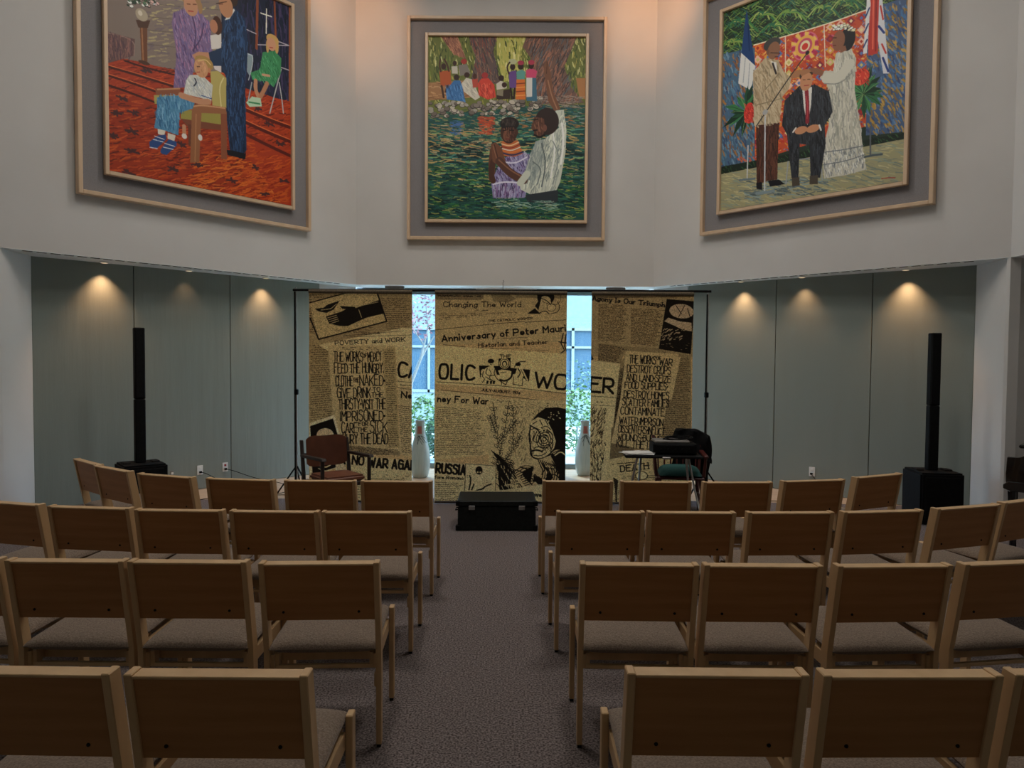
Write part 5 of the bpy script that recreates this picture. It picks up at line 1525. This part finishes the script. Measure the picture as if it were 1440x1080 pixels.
# ------------------------------------------------------------------ outside the window
flat('ground', [(-14, 10.85), (14, 10.85), (14, 40), (-14, 40)], -.2, -.06, M['lawn'])
b = thing('neighbouring_building', 'pale building with a ribbon of blue windows across the courtyard', 'building', (0, 18, -.06))
mb = MB().box(-9, 9, .02, .4, 0, .85).box(-9, 9, .02, .4, 2.5, 5.2)
mb.build('wall', M['stucco'], b)
for k in range(12):
    x0 = -9+k*1.5
    w = MB().box(x0, x0+.07, 0, .12, .85, 2.5).box(x0, x0+1.5, 0, .12, 1.98, 2.04).box(x0, x0+1.5, 0, .12, .85, .92).box(x0, x0+1.5, 0, .12, 2.43, 2.5).box(x0+.86, x0+.92, 0, .12, .85, 2.5).build('window', M['alu'], b)
    MB().box(x0+.07, x0+1.5, .05, .08, .92, 2.43).build('pane', M['pane'], w)
MB().box(-9, 9, .1, 3.5, 5.2, 5.3).build('roof', M['stucco'], b)
def crown(name, m, parent, c, r, n, size, seed, flatten=1):
    rg = random.Random(seed); mb = MB(); t = bmesh.new()
    for k in range(n):
        a, z, q = rg.uniform(0, 2*PI), rg.uniform(-1, 1), rg.uniform(.45, 1)**.5
        h_ = math.sqrt(1-z*z); bump = 1+.2*math.sin(a*3+seed)*math.cos(z*4)
        p = Vector(c)+Vector((h_*math.cos(a)*r[0], h_*math.sin(a)*r[1], z*r[2]))*q*bump
        d1 = Vector((rg.uniform(-1, 1), rg.uniform(-1, 1), rg.uniform(-.6, .6))).normalized()*size*rg.uniform(.6, 1.2)
        d2 = d1.cross(Vector((rg.uniform(-1, 1), rg.uniform(-1, 1), rg.uniform(-1, 1)))).normalized()*size*.45
        t.faces.new([t.verts.new(p-d1), t.verts.new(p+d2), t.verts.new(p+d1), t.verts.new(p-d2)])
    me = bpy.data.meshes.new('tmp'); t.to_mesh(me); t.free(); mb.bm.from_mesh(me)
    return mb.build(name, m, parent)
tr = thing('courtyard_tree', 'slender pale-barked tree with pink leaves outside the left gap', 'tree', (-1.72, 12.9, -.06))
mb = MB().tube([(-.25, 0, 0), (-.15, 0, .8), (-.12, .02, 1.25), (.06, 0, 1.7), (.12, 0, 1.95)], [.055, .045, .035, .028, .022], 8)
mb.tube([(.06, 0, 1.7), (.16, .05, 1.9), (.30, .05, 2.12)], [.024, .02, .012], 6).tube([(.12, 0, 1.95), (-.05, .02, 2.2), (-.25, 0, 2.6)], [.02, .014, .008], 6).tube([(.12, 0, 1.95), (.2, 0, 2.3), (.15, 0, 2.7)], [.02, .014, .008], 6)
mb.build('trunk', M['bark'], tr)
crown('leaves', M['blossom'], tr, (.12, 0, 2.75), (.75, .6, .65), 900, .045, 3)
for i, (x, y, r, hh, m, l) in enumerate([(-1.62, 13.6, .5, .95, 'leaf', 'bright green bush outside the left gap'), (-1.25, 11.9, .20, .75, 'leaf', 'small green plant outside beside the left vase'), (1.15, 12.6, .50, 1.15, 'leaf', 'bright green bush outside the right gap'),
        (1.75, 15.3, .8, 1.6, 'leaf2', 'blue-green shrub behind the bright bush outside right gap'), (-2.9, 13.5, .7, 1.3, 'leaf2', 'blue-green shrub outside at the far left of the window'), (2.9, 13.0, .6, 1.2, 'leaf', 'green shrub outside at the far right of the window')]):
    s = thing('bush', l, 'bush', (x, y, -.06), group='bushes in the courtyard')
    crown('foliage', M[m], s, (0, 0, hh*.55), (r, r*.8, hh*.5), 700, .05, i+11)
    MB().tube([(0, 0, 0), (.02, 0, hh*.5)], .02, 6).build('stem', M['bark'], s)

# ------------------------------------------------------------------ light
w = bpy.data.worlds.new('sky'); sc.world = w; w.use_nodes = True; nt = w.node_tree; bg = nt.nodes['Background']
sky = nt.nodes.new('ShaderNodeTexSky'); sky.sky_type = 'NISHITA'; sky.sun_disc = False; sky.sun_elevation = math.radians(50); sky.sun_rotation = math.radians(120); sky.air_density = 1.0; sky.dust_density = 2.5
nt.links.new(sky.outputs[0], bg.inputs['Color']); bg.inputs['Strength'].default_value = SKY
sl = bpy.data.lights.new('sun', 'SUN'); sl.energy = SUN; sl.angle = math.radians(1.5); sl.color = (1, .96, .9)
so = bpy.data.objects.new('sun', sl); col.objects.link(so); so.rotation_euler = Vector((.25, -.50, -.95)).to_track_quat('-Z', 'Y').to_euler(); so.location = (0, 14, 9)
def added_ceiling_lamp(x, y, r, e, c, label):  # unseen fixtures, added to give the room soft light from above
    t = thing('added_ceiling_lamp', label, 'light', (x, y, ZC-.001), group='added round ceiling lamps, unseen')
    MB().lathe([(r*1.12, -.05), (r*1.15, 0)], 32).build('rim', M['plate'], t)
    MB().lathe([(r, -.056), (r, -.051)], 32).build('lens', M['lampw'], t)
    ld = bpy.data.lights.new('added_ceiling_light', 'AREA'); ld.shape = 'DISK'; ld.size = 2*r; ld.energy = e; ld.color = c
    o = bpy.data.objects.new('added_ceiling_light', ld); col.objects.link(o); o.parent = t; o.location = (0, 0, -.065)
k = 0
for x, y, e in ADDED_LAMPS:
    k += 1; added_ceiling_lamp(x, y, .45, e, (1, .95, .88), 'added round white lamp, unseen on the ceiling')
def spot(loc, aim, e, c, size, blend):
    t = thing('spotlight', 'small ceiling spotlight aimed at a wall', 'light', loc, group='wall spotlights at the ceiling')
    d = (Vector(aim)-Vector(loc)).normalized(); q = d.to_track_quat('-Z', 'Y')
    mb = MB().lathe([(.05, -.02), (.055, .08), (.03, .14)], 20, q.to_matrix().to_4x4()); mb.build('can', M['plate'], t)
    MB().tube([(0, 0, .05), (0, 0, ZC-loc[2])], .01, 6).build('mount', M['plate'], t)
    ld = bpy.data.lights.new('spot_lamp', 'SPOT'); ld.energy = e; ld.color = c; ld.spot_size = math.radians(size); ld.spot_blend = blend; ld.shadow_soft_size = .05
    o = bpy.data.objects.new('spot_lamp', ld); col.objects.link(o); o.parent = t; o.rotation_euler = q.to_euler(); o.location = d*.03
for a in SPOTS: spot(*a)

# ------------------------------------------------------------------ camera
cd = bpy.data.cameras.new('camera'); cd.lens = 25; cd.sensor_width = 36; cd.clip_start = .05
cam = bpy.data.objects.new('camera', cd); col.objects.link(cam); cam.location = (0, 0, 1.66)
cam.rotation_euler = (Matrix.Rotation(math.radians(90-2.06), 3, 'X') @ Matrix.Rotation(math.radians(.42), 3, 'Z')).to_euler()
sc.camera = cam
vs = sc.view_settings; vs.view_transform = 'Standard'; vs.look = 'None'; vs.exposure = EXPO; vs.gamma = 1; vs.use_curve_mapping = False
